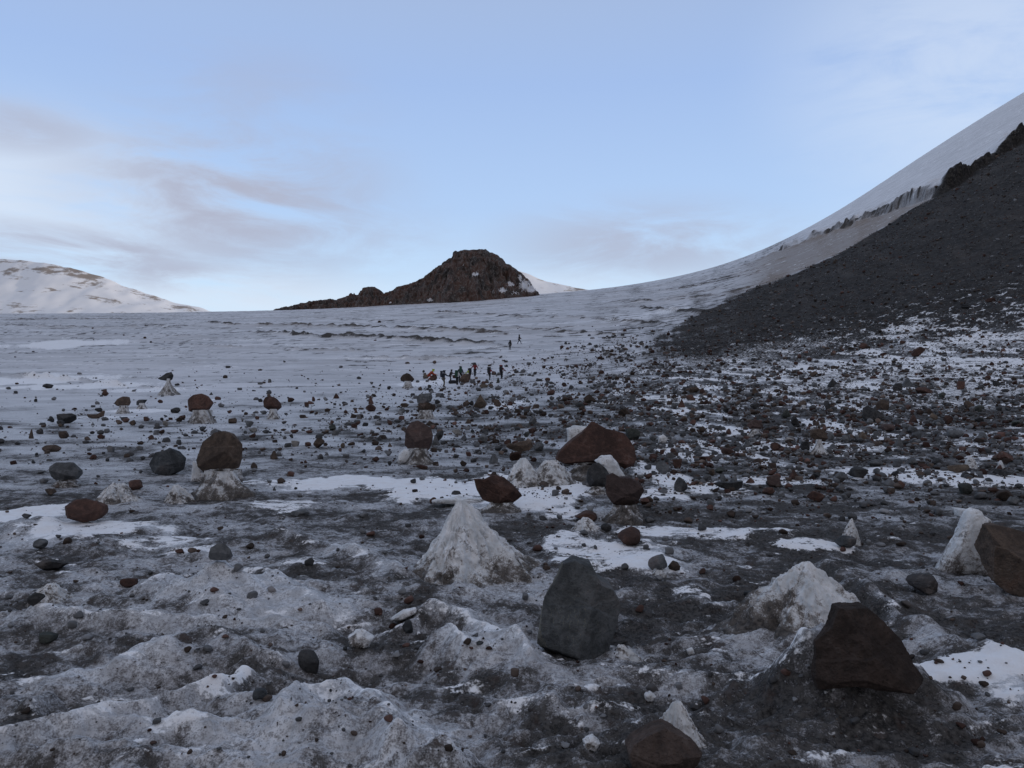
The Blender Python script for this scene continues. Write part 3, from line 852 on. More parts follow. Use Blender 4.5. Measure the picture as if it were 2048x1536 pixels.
# ---------------------------------------------------------------- the rocks, read off the photograph:
# x of the middle, y of the foot, width, height (photo pixels), colour, habit
# colours r red, m maroon, b brown, g grey, d dark, k blue-black, t tan, v green-grey, w pale
ROCKS = """
93 777 18 10 d a|209 792 14 13 r a|320 806 10 7 r r|350 826 19 11 d a|70 804 7 7 d r|195 824 14 9 d r|128 847 35 20 d a|99 845 14 9 d a|119 854 8 7 b f
126 823 7 6 g r|250 845 15 9 r a|264 851 12 11 b r|292 842 11 9 r b|281 857 11 8 g r|330 853 11 12 w r|364 840 14 10 r a|323 841 7 6 d r|185 851 7 7 g p|62 877 9 19 b p
78 868 11 10 d b|124 877 20 15 b r|99 904 30 14 b f|219 904 15 13 g b|301 879 12 9 r a|267 980 29 20 r a|97 990 22 13 b a|81 947 14 7 g f|281 947 7 7 g r|214 923 8 6 k r|66 927 7 7 k r
73 912 7 7 k r|183 868 9 6 d r|212 866 11 9 g r|357 890 10 11 g r|422 790 8 6 d p|539 765 8 7 g b|520 804 9 7 d r|581 804 13 9 r a|627 803 6 10 r a|672 797 13 11 r p|613 814 9 10 r b
742 808 12 17 r p|740 823 21 16 r r|525 829 15 8 g f|458 827 9 7 r a|464 847 16 11 b a|499 854 16 12 g a|505 865 17 10 w f|404 863 14 10 k a|504 875 14 9 r a|514 839 9 7 r r|623 827 10 6 r a
691 827 8 7 r r|712 826 8 9 r p|716 838 9 10 g b|664 848 9 8 r a|664 861 14 12 v a|700 851 19 8 g f|715 850 10 8 r a|730 852 12 7 d f|673 867 9 6 g r|637 896 23 20 b a|651 892 9 7 b r|590 893 15 12 w b
547 918 17 17 b p|559 901 10 6 b r|644 872 7 6 g r|567 848 10 6 d a|567 862 9 5 b f|588 867 16 8 r f|582 876 8 8 d a|685 896 9 10 t r|680 904 7 8 r r|727 905 8 7 k r|653 911 10 7 g p|518 908 6 7 g r|548 981 7 7 g p|591 979 7 5 d r
852 757 14 9 t r|868 761 12 12 r r|835 765 8 5 g r|840 781 9 8 b r|859 776 8 7 d r|778 779 8 7 d r|810 814 17 8 b f|804 826 12 10 g r|814 826 9 7 d r|875 808 12 9 d a|943 811 9 10 d r|934 811 14 10 b r|920 819 14 9 b a
995 813 15 14 b b|982 819 12 7 d f|1024 808 11 9 g r|968 775 18 8 t f|997 780 15 8 g f|913 832 14 10 b a|953 835 14 7 g f|858 851 13 10 b a|779 850 11 10 r a|877 883 20 22 d a|871 890 18 19 g p|914 871 21 13 w r|928 882 12 12 g a
965 885 20 16 g r|953 894 15 12 g r|983 880 9 8 g a|972 870 10 8 g r|982 863 12 9 b a|1066 851 17 19 g a|1065 867 17 12 r a|1053 874 10 10 v r|1031 921 24 18 r b|1078 902 20 18 g r|1092 888 10 7 r r|987 928 18 21 g p|835 928 34 19 v f|843 938 25 9 r f
780 894 10 9 b p|800 880 6 6 d r|779 931 9 9 d a|945 866 8 8 k r|947 925 13 9 d a|936 847 13 9 b p|808 862 6 8 b r|847 745 5 5 k r|1229 872 16 14 b p|1267 880 27 24 v b|1325 949 27 26 g a|1356 937 21 19 r b|1364 985 29 30 d a
1307 881 15 11 g r|1250 833 25 17 b a|1291 829 11 9 g r|1181 807 27 19 b a|1160 816 20 10 d f|1265 803 14 12 g b|1363 815 16 18 r p|1382 801 20 12 r a|1349 818 11 13 g a|1102 790 17 10 r r|1130 803 12 10 b r|1104 800 10 8 g r|1123 817 12 8 b r
1220 853 14 11 g r|1302 852 10 8 r a|1405 865 13 12 b r|1346 906 11 10 r r|1302 905 11 10 g r|1328 904 10 8 w a|1397 903 13 11 g r|1390 785 20 12 b a|1405 790 12 14 r a|1095 763 11 8 r r|1203 748 12 8 r r|1181 766 12 5 r f|1163 958 23 17 g b
1522 841 18 12 d p|1591 854 17 23 d a|1574 837 19 19 v a|1611 901 19 19 d r|1662 880 17 16 g r|1694 885 19 16 g r|1727 881 16 18 t r|1581 886 16 11 w r|1553 901 20 16 r r|1457 909 27 13 r r|1477 913 15 8 r f|1430 910 13 9 g r|1495 894 10 14 g p
1527 911 14 8 g a|1548 973 30 23 m a|1589 959 23 19 r p|1539 989 25 14 r r|1633 1004 28 22 r r|1415 963 17 15 g r|1424 951 12 13 b r|1440 946 18 11 v a|1447 966 12 18 g r|1469 967 14 15 g r|1501 966 19 10 r p|1684 965 24 21 g r|1717 954 34 20 d r
1634 957 16 13 d a|1582 983 11 8 d r|1458 869 11 12 r r|1441 860 14 10 d p|1617 861 8 8 m r|1607 813 16 13 b a|1563 812 12 10 r a|1657 822 16 21 d a|1670 774 23 17 d p|1629 754 17 12 b a|1511 792 13 16 b b|1452 780 12 12 g r|1510 818 18 12 d r
1453 826 13 11 d a|1679 807 12 9 d a|1549 770 10 7 d a|1600 750 10 8 r a|1558 759 14 7 m r|1629 774 12 10 g r|1648 798 10 9 r r|1659 797 10 9 b r|1695 800 9 8 b r|1704 797 9 7 d r|1767 820 25 22 b a|1779 863 25 15 m r|1797 849 20 14 g a
1830 846 24 16 r p|1869 841 18 15 t r|1881 850 18 11 g r|1898 849 16 18 r a|1960 846 16 12 d r|1941 816 18 15 b b|1960 823 19 13 v r|1796 782 18 16 d a|1821 774 27 20 g p|1849 787 30 13 r f|1847 774 14 9 w r|1923 779 16 17 r b|1994 772 12 11 d b
1885 796 11 12 v r|1828 867 18 15 g r|1835 879 21 16 g r|1811 859 13 11 g r|1915 877 32 17 g r|1968 877 17 12 g b|1998 879 15 9 r a|1980 875 8 7 r r|2009 872 12 8 r r|1798 895 18 24 g p|1814 893 14 10 d a|1745 888 12 13 r p|2017 923 33 20 r a
2012 953 37 15 d f|1959 951 14 9 g a|1754 933 26 14 g r|1797 935 18 17 g r|1827 930 18 14 g r|1755 949 13 13 g r|1791 953 15 12 d a|1933 989 26 22 v r|2014 1002 34 22 b r|2041 977 14 10 d r|1805 976 14 15 r a|1967 998 20 14 g r|2036 852 22 11 v f
1879 930 22 14 d r|1839 713 26 20 r a|1727 698 16 13 r r|1935 617 18 10 d a|1985 604 20 9 r f|1600 716 10 8 r r|1620 723 10 8 r a|1807 688 14 8 r a
76 1099 28 20 g r|597 1032 40 15 g f|95 1140 56 24 d f|256 1174 36 17 r b|70 1211 31 25 d a|90 1286 38 18 v f|617 1346 45 43 d r|518 1399 29 18 k r|1261 1093 47 37 r r|1318 1145 39 34 g r|1349 1142 24 20 b a|1172 1042 46 18 r f
1075 1103 21 13 r r|1213 1063 22 15 d r|1693 1096 41 23 k r|1855 1186 60 36 d r|1405 1150 14 13 r a|815 1266 22 24 k a|866 1007 15 12 r r|1004 1078 12 8 g r|1018 1083 12 8 g r|1290 1010 18 15 r a|1460 905 10 8 b a|1770 1010 16 10 g r
1690 1000 12 12 g a|1990 985 22 10 r r|2030 1010 24 16 g r|1860 1010 14 10 d a|1440 1000 10 8 d a|960 1290 16 8 k f|300 1150 10 8 k a|690 1300 9 7 k r|1500 1200 22 16 k a|1390 1420 18 12 d f|1960 1280 24 12 g f
"""

LANDMARK = {}
ITEMS = []        # every rock that gets its label from its surroundings
N_SEED = [100]


def add_rock(cx, by, w, h, colour, shape, name=None, label=None, ped=None, sink=.07, depth=None, poly=None, mark=None, level=None, Yfix=None, cat=None, rough=.03, yaw=None, **kw):
    """ped = y of the foot of the ice it stands on (photo pixels)"""
    N_SEED[0] += 7; seed = N_SEED[0]; rs = np.random.RandomState(seed)
    foot = ped if ped else by
    if Yfix:
        Y = Yfix; X = (cx - CX) / F * Y
    else:
        X, Y, _z = at(cx, foot)
    k = Y / F
    zb = CAMH + (CY - by) * k
    W, Hh = w * k, h * k
    if level is None:
        level = 6 if w > 130 else 5 if w > 34 else 4 if w > 15 else 3 if w > 8 else 2
    mat = M_ROCK[colour]
    if name is None:
        name = 'boulder' if w >= 26 else 'rock' if w >= 13 else 'stone'
    if poly is not None:
        p, f = hewn_verts(poly, seed, level, depth or .8, rough * .55, **kw)
        lo, hi = p.min(0), p.max(0)
        p = p - np.array([(lo[0] + hi[0]) / 2, (lo[1] + hi[1]) / 2, lo[2]])
        p = p * k
        p[:, 1] += 0
        o = link(name, p, f, mat, smooth=False)
        o.location = (X, Y, zb)
    else:
        p, f = rock_verts(shape, seed, level)
        d = (depth or (.75 + .35 * rs.rand())) * max(W, min(Hh, W))
        s = sink if not ped else 0
        p = (p + np.array([0, 0, .5])) * np.array([W, d, Hh * (1 + s)])
        o = link(name, p, f, mat, smooth=shape == 'r' and level < 4)
        o.location = (X, Y + .25 * d, zb - Hh * s)
        if not ped:
            # let the foot follow the slope
            g = gz(X, Y + .25 * d)
            o.location.z = min(o.location.z, g - .02 * Hh) if o.location.z > g else o.location.z
    o['category'] = cat or ('boulder' if name == 'boulder' else 'stone' if name == 'stone' else 'rock')
    if label:
        o['label'] = label
    else:
        ITEMS.append((o, cx, by, w, h, colour, shape))
    if mark:
        LANDMARK[mark] = (cx, by, w, o)
    return o, X, Y, zb, k


def cone(name, apex, foot, left, right, label, dirt=(.2, .75), power=1.25, front=None, ridge=0.0, seed=1, res=(120, 70), lean=(0, 0), side=0.0, Yc=None, cat=None, lumps=.10, bury=.06):
    """a spire or cone of melting ice: apex (x, y), y of its foot, how far it spreads left and right (photo pixels)"""
    X, Y = spot(apex[0], foot)
    if Yc: Y = Yc; X = (apex[0] - CX) / F * Y
    k = Y / F
    H = (foot - apex[1]) * k
    zf = CAMH + (CY - foot) * k
    L, Rr = left * k, right * k
    Fd = front * k if front else .5 * (L + Rr) * .8
    na_, nt_ = res
    a = np.linspace(0, 2 * np.pi, na_, endpoint=False); t = np.linspace(0, 1, nt_)
    A, T_ = np.meshgrid(a, t, indexing='ij')
    sx = np.where(np.cos(A) > 0, Rr, L)
    wob = 1 + .34 * fbm2(np.cos(A) * 1.3 + 5, np.sin(A) * 1.3, 3, seed) + .24 * fbm2(np.cos(A) * 4, np.sin(A) * 4 + T_ * 1.5, 3, seed + 4)
    x = np.cos(A) * sx * T_ * wob; y = np.sin(A) * Fd * T_ * wob
    prof = (1 - T_) ** power * sstep(-.35, .16, T_) if power < 1 else (1 - T_) ** power * sstep(-.12, .05, T_)
    if ridge: prof = np.maximum(prof, (1 - T_) ** .8 * ridge * np.exp(-((np.sin(A)) / .25) ** 2))
    z = H * prof / prof.max()
    s = (L + Rr) / 2
    lumps = lumps * 1.5
    z = z + lumps * s * fbm2(x / s * 3 + seed, y / s * 3, 4, seed + 1) * np.clip(T_ * 4, 0, 1) + lumps * .35 * s * fbm2(x / s * 12, y / s * 12, 3, seed + 2) * np.clip(T_ * 8, .2, 1)
    rr = 1 - lumps * 2.2 * np.abs(fbm2(A * 3, z / s * 4, 3, seed + 3)) * np.clip(3 * (1 - T_), 0, 1)
    x = x * rr + lean[0] * k * prof; y = y * rr + lean[1] * k * prof
    yo = Y
    zz = z.copy()
    # the skirt follows the ground
    gx = X + x; gy = yo + y
    g = ground(gx.ravel(), gy.ravel()).reshape(x.shape)
    w = sstep(.45, 1.0, T_)
    zz = (zf + z) * (1 - w) + (np.maximum(g - .01, zf + z * .6) * (1 - w) + (g - bury * s * sstep(.8, 1, T_)) * w) * w
    i = np.arange(x.size).reshape(x.shape); j = np.roll(i, -1, 0)
    f = np.stack([i[:, :-1], j[:, :-1], j[:, 1:], i[:, 1:]], -1).reshape(-1, 4)
    P = np.stack([x.ravel(), y.ravel(), (zz - zf).ravel()], 1)
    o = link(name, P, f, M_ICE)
    o.location = (X, yo, zf)
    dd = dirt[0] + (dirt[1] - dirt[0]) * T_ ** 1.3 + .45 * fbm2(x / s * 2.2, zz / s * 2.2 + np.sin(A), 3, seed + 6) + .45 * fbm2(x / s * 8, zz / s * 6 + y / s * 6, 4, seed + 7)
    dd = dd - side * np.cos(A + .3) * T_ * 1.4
    attr(o, 'dirt', np.clip(dd, 0, 1).ravel())
    return tag(o, label, cat or 'ice', None)


def pedestal(cx, top, foot, wt, wb, label, Y, dirt=(.35, .6), seed=1, name='ice_pedestal', off=0.0, dep=.8):
    """the ice foot a boulder has kept from melting"""
    k = Y / F; X = (cx - CX) / F * Y
    na_, nt_ = 48, 24
    a = np.linspace(0, 2 * np.pi, na_, endpoint=False); t = np.linspace(0, 1, nt_)
    A, T_ = np.meshgrid(a, t, indexing='ij')
    H = (foot - top) * k
    wt = wt * .84; wb = wb * 1.0
    rad = (wt + (wb - wt) * (1 - T_) ** 1.9) * k / 2
    rad = rad * (1 + .38 * fbm2(np.cos(A) * 1.5 + seed, np.sin(A) * 1.5 + T_ * 1.2, 3, seed) + .26 * fbm2(np.cos(A) * 4.5, np.sin(A) * 4.5 + T_ * 2.5, 3, seed + 1))
    x = rad * np.cos(A); y = rad * np.sin(A) * dep; z = T_ * H
    zf = CAMH + (CY - foot) * k
    y = y + off
    g = ground((X + x).ravel(), (Y + y).ravel()).reshape(x.shape)
    z = np.where(T_ < .02, np.minimum(z, g - zf) - .15 * H - .02, z)
    i = np.arange(x.size).reshape(x.shape); j = np.roll(i, -1, 0)
    f = np.stack([i[:, :-1], j[:, :-1], j[:, 1:], i[:, 1:]], -1).reshape(-1, 4)
    P = np.stack([x.ravel(), y.ravel(), z.ravel()], 1)
    c = len(P)
    P = np.concatenate([P, [[0, off, H * 1.02]]])
    f = np.concatenate([f, np.stack([i[:, -1], j[:, -1], np.full(na_, c), np.full(na_, c)], 1)])
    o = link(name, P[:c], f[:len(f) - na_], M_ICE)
    o.location = (X, Y, zf)
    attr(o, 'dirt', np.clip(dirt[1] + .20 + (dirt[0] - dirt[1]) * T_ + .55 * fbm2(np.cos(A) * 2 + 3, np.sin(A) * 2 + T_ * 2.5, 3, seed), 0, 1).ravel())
    return tag(o, label, 'ice', 'ice pedestals under boulders')


def ice_slab(poly, foot, label, thick, dirt=.25, seed=1, Y=None, name='ice_fin', dy=0.0, crisp=.5, rough=.06, group=None):
    c = np.array(poly, float)
    cx = (c[:, 0].min() + c[:, 0].max()) / 2
    if Y is None: Y = at(cx, foot)[1]
    k = Y / F
    pts = [((x - cx), -(y - foot)) for x, y in poly]
    p, f = outline_verts(pts, seed, 4, thick, rough, facets=5, crisp=crisp)
    p = p * k
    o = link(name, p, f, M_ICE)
    o.location = ((cx - CX) * k, Y + dy, CAMH + (CY - foot) * k)
    q = (p[:, 2] - p[:, 2].min()) / np.ptp(p[:, 2])
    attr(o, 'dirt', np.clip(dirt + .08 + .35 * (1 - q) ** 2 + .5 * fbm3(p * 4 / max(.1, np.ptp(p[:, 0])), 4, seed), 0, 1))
    return tag(o, label, 'ice', group)


# --- the rocks that have a face of their own ------------------------------------------------
def outline(pts, foot, cx):
    return [(x - cx, foot - y) for x, y in pts]


def hero(pts, colour, label, mark=None, foot=None, ped=None, depth=.8, rough=.03, name='boulder', **kw):
    P = np.array(pts, float)
    cx = (P[:, 0].min() + P[:, 0].max()) / 2; by = P[:, 1].max()
    return add_rock(cx, by, np.ptp(P[:, 0]), np.ptp(P[:, 1]), colour, 'o', name, label, ped=ped or foot, poly=outline(pts, by, cx), depth=depth, mark=mark, rough=rough, **kw)


# near boulders
sb = hero([(1076, 1268), (1089, 1193), (1116, 1148), (1126, 1128), (1149, 1120), (1184, 1130), (1201, 1163), (1224, 1175), (1241, 1203), (1236, 1233), (1224, 1268), (1211, 1306), (1189, 1300), (1154, 1310), (1099, 1303), (1074, 1284)], 'y',
     'big dark blue-grey boulder with split flat faces standing alone in dirty ice', 'the split dark boulder', foot=1300, depth=.85, rough=.022, name='boulder', facets=5, face=(.10, .12), ledges=2)
me_ = sb[0].data
me_.materials.append(M_ROCK['z'])
for pl in me_.polygons:      # its weathered flank is tan
    if pl.normal.x < -.62 and pl.normal.z > -.3: pl.material_index = 1
hero([(1624, 1278), (1654, 1248), (1666, 1208), (1734, 1213), (1759, 1238), (1794, 1273), (1804, 1308), (1834, 1360), (1760, 1358), (1689, 1354), (1631, 1374), (1621, 1348)], 'x',
     'large dark brown boulder with a rusty flank wedged against the white ice mound', 'the rust-flanked boulder', foot=1366, depth=.7, rough=.03)
hero([(1256, 1505), (1268, 1485), (1300, 1462), (1328, 1449), (1352, 1460), (1385, 1478), (1402, 1500), (1392, 1530), (1360, 1552), (1300, 1552), (1262, 1532)], 'x',
     'dark brown gabled boulder at the lower edge, a small ice pinnacle behind it', 'the gabled boulder', foot=1545, depth=.8)
hero([(1965, 1048), (2000, 1052), (2045, 1064), (2090, 1080), (2110, 1120), (2100, 1175), (2050, 1195), (2005, 1182), (1985, 1160), (1978, 1120), (1974, 1080)], 'b',
     'dark brown block cut by the edge of the view beside the white ice fin', 'the block beside the ice fin', foot=1185, depth=.8)
# the middle ground
o, *_ = hero([(1112, 920), (1118, 905), (1140, 884), (1163, 866), (1172, 856), (1184, 842), (1212, 857), (1246, 866), (1260, 882), (1270, 900), (1272, 915), (1266, 930), (1248, 938), (1228, 925), (1200, 928), (1166, 934), (1130, 927)], 'r',
             'largest red-brown boulder, peaked, lying across white ice lumps', 'the huge peaked red boulder', ped=946, depth=.75, rough=.02)
hero([(948, 957), (970, 958), (985, 950), (1008, 954), (1028, 972), (1040, 985), (1044, 991), (1030, 1003), (1012, 1012), (990, 1005), (966, 998), (955, 980)], 'r',
     'red-brown angular boulder lying tilted on the cleanest white snow', 'the red boulder on white snow', ped=1014, depth=.7, rough=.03)
hero([(1210, 975), (1212, 950), (1226, 946), (1240, 955), (1262, 956), (1280, 965), (1287, 980), (1280, 996), (1262, 1010), (1240, 1016), (1222, 1003), (1213, 990)], 'm',
     'rusty round-backed boulder in front of the pale ice wedge and huge red boulder', 'the round-backed rusty boulder', ped=1034, depth=.8)
hero([(1173, 960), (1175, 940), (1185, 927), (1197, 925), (1212, 938), (1222, 955), (1220, 972), (1205, 979), (1186, 978), (1177, 972)], 'd',
     'dark rounded boulder tucked between the huge red boulder and a rusty one', 'the dark tucked-in boulder', ped=981, depth=.8)
hero([(809, 890), (812, 860), (822, 844), (836, 841), (850, 848), (862, 856), (866, 872), (862, 890), (856, 901), (838, 903), (818, 899)], 'm',
     'tall maroon-grey boulder with smooth faces standing over a white ice wedge', 'the tall maroon boulder', ped=920, depth=.8, rough=.018)
hero([(400, 918), (407, 883), (430, 865), (445, 862), (467, 868), (485, 888), (482, 915), (477, 936), (440, 945), (415, 951)], 'b',
     'biggest brown boulder of the open ice, leaning on a melting ice foot', 'the big leaning boulder', ped=968, depth=.85, rough=.016)
hero([(301, 928), (312, 905), (332, 901), (341, 895), (350, 902), (372, 916), (370, 938), (342, 951), (312, 941)], 'k',
     'domed charcoal boulder resting on ice next to the big leaning boulder', 'the domed charcoal boulder', ped=949, depth=.9, rough=.02)
hero([(102, 933), (112, 925), (150, 924), (154, 930), (162, 941), (157, 958), (120, 966), (105, 953)], 'g',
     'squarish grey boulder on a low grimy ice foot, on open ice', 'the squarish grey boulder', ped=968, depth=.9, rough=.02)
hero([(376, 800), (388, 790), (402, 787), (416, 793), (428, 806), (415, 820), (400, 826), (381, 823)], 'r',
     'russet boulder like a pointed nut set on a broad low ice foot', 'the russet nut-shaped boulder', ped=843, depth=.9, rough=.02)
hero([(526, 803), (530, 795), (538, 791), (550, 796), (558, 806), (560, 815), (552, 822), (538, 820), (529, 813)], 'r',
     'tilted russet boulder perched on a narrow white ice stub', 'the tilted russet boulder', ped=836, depth=.9, rough=.02)
hero([(316, 757), (324, 753), (333, 746), (342, 744), (347, 750), (345, 758), (338, 762), (326, 760)], 'd',
     'slanting dark rock balanced on the thinnest tall ice stem', 'the rock on a thin stem', ped=786, depth=.8, name='rock', rough=.02)
hero([(229, 806), (236, 798), (246, 793), (258, 794), (262, 804), (258, 812), (246, 814), (235, 811)], 'b',
     'brown boulder sitting on a flat pale ice disc, before the white snow strip', 'the brown boulder on an ice disc', ped=825, depth=.9, rough=.02)
hero([(273, 803), (280, 799), (293, 799), (288, 806), (278, 811), (273, 810)], 'k', 'small dark slab tilted on an ice nub beside the brown boulder on its disc', None, ped=817, name='rock')
hero([(174, 828), (185, 829), (198, 831), (207, 821), (211, 822), (207, 833), (196, 837), (178, 836)], 'b', 'long rusty slab with one end turned up like a boat', 'the boat-shaped slab', depth=.4, name='rock')
hero([(801, 756), (806, 750), (814, 746), (820, 748), (828, 758), (824, 764), (812, 765), (802, 762)], 'b', 'brown boulder on a low ice foot near the crouching orange climber', 'the brown boulder near the orange climber', ped=774, depth=.9)
hero([(919, 762), (922, 752), (930, 749), (938, 748), (941, 756), (937, 765), (925, 766)], 'b', 'brown boulder hiding the legs of climbers standing behind it', 'the boulder before the climbers', depth=.8, name='boulder')
hero([(833, 795), (840, 788), (862, 786), (865, 795), (862, 803), (848, 808), (835, 806)], 'g', 'upper grey block of the two stacked one on the other', 'the stacked grey blocks', ped=836, depth=.8, rough=.015, name='boulder')
hero([(835, 822), (837, 808), (845, 802), (856, 804), (872, 812), (870, 819), (866, 824), (848, 823)], 'b', 'lower flat grey-brown block carrying another block, on an ice foot', None, ped=836, depth=.9, rough=.015, name='boulder')
hero([(946, 814), (954, 800), (961, 788), (966, 797), (974, 808), (970, 815), (958, 817)], 't', 'tan rock shaped like a sharp pyramid on grey ice', 'the tan pyramid rock', depth=.8, rough=.012, name='boulder')
hero([(1012, 890), (1018, 886), (1028, 888), (1038, 884), (1052, 881), (1064, 885), (1066, 893), (1058, 900), (1040, 904), (1024, 900), (1014, 895)], 'b', 'long brown slab with a dip in its back, lying on a red block', 'the dipped brown slab', ped=922, depth=.5, rough=.018)
hero([(1493, 850), (1500, 843), (1510, 838), (1520, 843), (1525, 851), (1520, 859), (1508, 862), (1499, 857)], 'm', 'brown top-shaped boulder balanced on a small pale ice foot', 'the top-shaped boulder', ped=871, depth=.9, rough=.015)
hero([(1619, 870), (1622, 860), (1634, 857), (1648, 859), (1655, 876), (1648, 883), (1634, 881), (1622, 876)], 'b', 'brown capstone of the clearest ice mushroom, on a fluted white stem', 'the ice mushroom', ped=906, depth=.9, rough=.02)
hero([(1725, 832), (1727, 816), (1735, 811), (1752, 820), (1768, 828), (1768, 838), (1752, 842), (1732, 840)], 'd', 'dark brown wedge-shaped boulder among pale snow and small stones', 'the wedge-shaped dark boulder', depth=.8, rough=.02)
hero([(1428, 966), (1438, 964), (1460, 966), (1486, 962), (1484, 974), (1474, 981), (1456, 980), (1434, 972)], 'd', 'long dark jagged slab sunk in white snow below upright grey stones', 'the long dark slab', depth=.5)
hero([(1894, 934), (1900, 932), (1935, 929), (1939, 934), (1930, 943), (1912, 945), (1898, 942)], 't', 'tan flat-topped slab on white snow with a pale ice lump behind', 'the tan flat-topped slab', depth=.6)
hero([(130, 1028), (134, 1012), (150, 999), (172, 997), (192, 1003), (207, 1012), (204, 1028), (190, 1041), (165, 1044), (142, 1038)], 'r', 'red-brown boulder beside the rounded bank of pinkish snow', 'the red boulder by the pinkish snow', depth=.9, rough=.025)
hero([(419, 1112), (424, 1094), (436, 1086), (450, 1086), (462, 1096), (466, 1112), (460, 1118), (440, 1120), (422, 1118)], 'g', 'smooth grey stone sitting on top of a broad dirty ice mound', 'the grey stone on the ice mound', Yfix=spot(430, 1205)[1] - .02, depth=.9, rough=.012, name='boulder')
# ---------------------------------------------------------------- ice: cones, fins, feet of boulders
cone('ice_cone', (920, 1000), 1140, 108, 195, 'tall pointed white ice cone, biggest of all, behind the split dark boulder', dirt=(-.02, .74), power=1.36, front=150, seed=3, res=(260, 150), lumps=.10)
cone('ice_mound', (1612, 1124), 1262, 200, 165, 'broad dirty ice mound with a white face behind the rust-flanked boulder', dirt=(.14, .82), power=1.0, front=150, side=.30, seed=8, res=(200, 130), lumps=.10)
cone('ice_cone', (1352, 1404), 1500, 66, 70, 'small white ice pinnacle right behind the gabled boulder', dirt=(.15, .60), power=.95, front=40, seed=12, res=(130, 80), lumps=.09)
cone('ice_cone', (1046, 917), 972, 38, 46, 'pale grooved ice spire in front of the huge peaked red boulder', dirt=(.10, .62), power=.75, front=40, seed=15, lumps=.10)
cone('ice_cone', (1098, 921), 970, 42, 66, 'grimy two-toned ice hump under the tip of the huge red boulder', dirt=(.30, .62), power=.75, front=40, seed=19, lumps=.12)
cone('ice_cone', (232, 967), 1006, 46, 52, 'crusty ice hump with an overhanging lip behind the pinkish snow', dirt=(.25, .6), power=.7, front=40, seed=23, lumps=.14)
cone('ice_cone', (352, 970), 1004, 26, 40, 'low ice spike below the domed charcoal boulder', dirt=(.25, .7), power=.9, front=30, seed=27, lumps=.12)
cone('ice_cone', (1704, 1037), 1082, 34, 18, 'thin white ice spike beside a blue-black stone on the snow strip', dirt=(.15, .7), power=1.2, front=20, seed=31, lumps=.10)
cone('ice_cone', (1170, 1035), 1062, 30, 34, 'low white ice nub in front of the flat red slab', dirt=(.15, .55), power=.8, front=30, seed=33, lumps=.10)
cone('ice_cone', (1941, 914), 936, 14, 16, 'pale round ice lump behind the tan flat-topped slab', dirt=(.2, .5), power=.5, front=14, seed=37, lumps=.10, res=(60, 40))
cone('ice_cone', (2001, 921), 938, 8, 9, 'tiny ice lump beside the dark flat slab on white snow', dirt=(.2, .5), power=.6, front=9, seed=39, lumps=.08, res=(50, 30))
cone('ice_cone', (100, 1167), 1200, 40, 50, 'little white ice bump above a dark brown stone', dirt=(.2, .7), power=.9, front=40, seed=41, lumps=.10)
cone('ice_cone', (1238, 1290), 1330, 14, 70, 'low sharp ice splinter at the foot of the split dark boulder', dirt=(.2, .7), power=.9, front=26, seed=47, lumps=.12)

ice_slab([(1945, 1018), (1960, 1024), (1968, 1040), (1974, 1065), (1978, 1100), (1978, 1150), (1930, 1150), (1870, 1146), (1896, 1100), (1916, 1070), (1926, 1040), (1934, 1024)], 1146, 'tall white ice fin with a smooth face beside the block at the edge', .35, dirt=.16, seed=5, crisp=.5)
ice_slab([(1958, 1030), (1985, 1033), (2005, 1040), (2022, 1050), (2034, 1062), (2004, 1058), (1975, 1050), (1962, 1046)], 1140, 'white ice shard reaching out behind the block at the edge', .5, dirt=.1, seed=6, dy=.35)
ice_slab([(1190, 922), (1204, 912), (1222, 912), (1232, 926), (1242, 942), (1256, 962), (1228, 962), (1212, 946), (1203, 932)], 964, 'bright white ice wedge leaning before the huge peaked red boulder', .5, dirt=.08, seed=7, Y=at(1225, 962)[1])
ice_slab([(1134, 858), (1150, 852), (1172, 853), (1178, 880), (1160, 892), (1134, 890), (1136, 872)], 892, 'white ice block peeping out behind the huge peaked red boulder', .7, dirt=.12, seed=8, Y=at(1150, 905)[1])
ice_slab([(388, 922), (400, 928), (408, 945), (426, 952), (412, 966), (384, 962)], 968, 'thin white ice shard under the edge of the big leaning boulder', .5, dirt=.06, seed=9)
ice_slab([(795, 922), (800, 908), (808, 899), (826, 899), (836, 906), (830, 926), (798, 928)], 928, 'white ice wedge at the foot of the tall maroon boulder', .7, dirt=.06, seed=10)
ice_slab([(865, 1000), (880, 998), (975, 996), (978, 1003), (930, 1006), (870, 1006)], 1006, 'thin white snow ledge behind the tip of the tall ice cone', .25, dirt=.1, seed=11, name='snow_ledge')
ice_slab([(780, 1238), (805, 1222), (830, 1216), (833, 1224), (800, 1240)], 1242, 'small flat ice flake by the white-crested hummock', .5, dirt=.15, seed=12)
ice_slab([(700, 1272), (722, 1262), (745, 1275), (735, 1290), (705, 1290)], 1290, 'loose lump of clear ice in a gritty hollow', .8, dirt=.15, seed=13, name='ice_lump', rough=.13)
ice_slab([(1168, 1480), (1185, 1472), (1198, 1484), (1190, 1498), (1172, 1496)], 1498, 'rounded loose ice chunk on the ice next to the gabled boulder', .8, dirt=.18, seed=14, name='ice_lump', rough=.13)
ice_slab([(1290, 1390), (1300, 1384), (1310, 1392), (1304, 1402), (1292, 1400)], 1402, 'loose ice chunk behind the small ice pinnacle', .8, dirt=.18, seed=16, name='ice_lump', rough=.13)
ice_slab([(1374, 1300), (1384, 1296), (1388, 1306), (1378, 1310)], 1310, 'small glassy ice chip beside the dark hollow of the white-faced mound', .8, dirt=.02, seed=17, name='ice_lump', rough=.13)
ice_slab([(1318, 874), (1326, 870), (1334, 876), (1330, 886), (1318, 886)], 886, 'little white ice cap beside a round grey rock', .8, dirt=.05, seed=18, name='ice_lump', rough=.13)

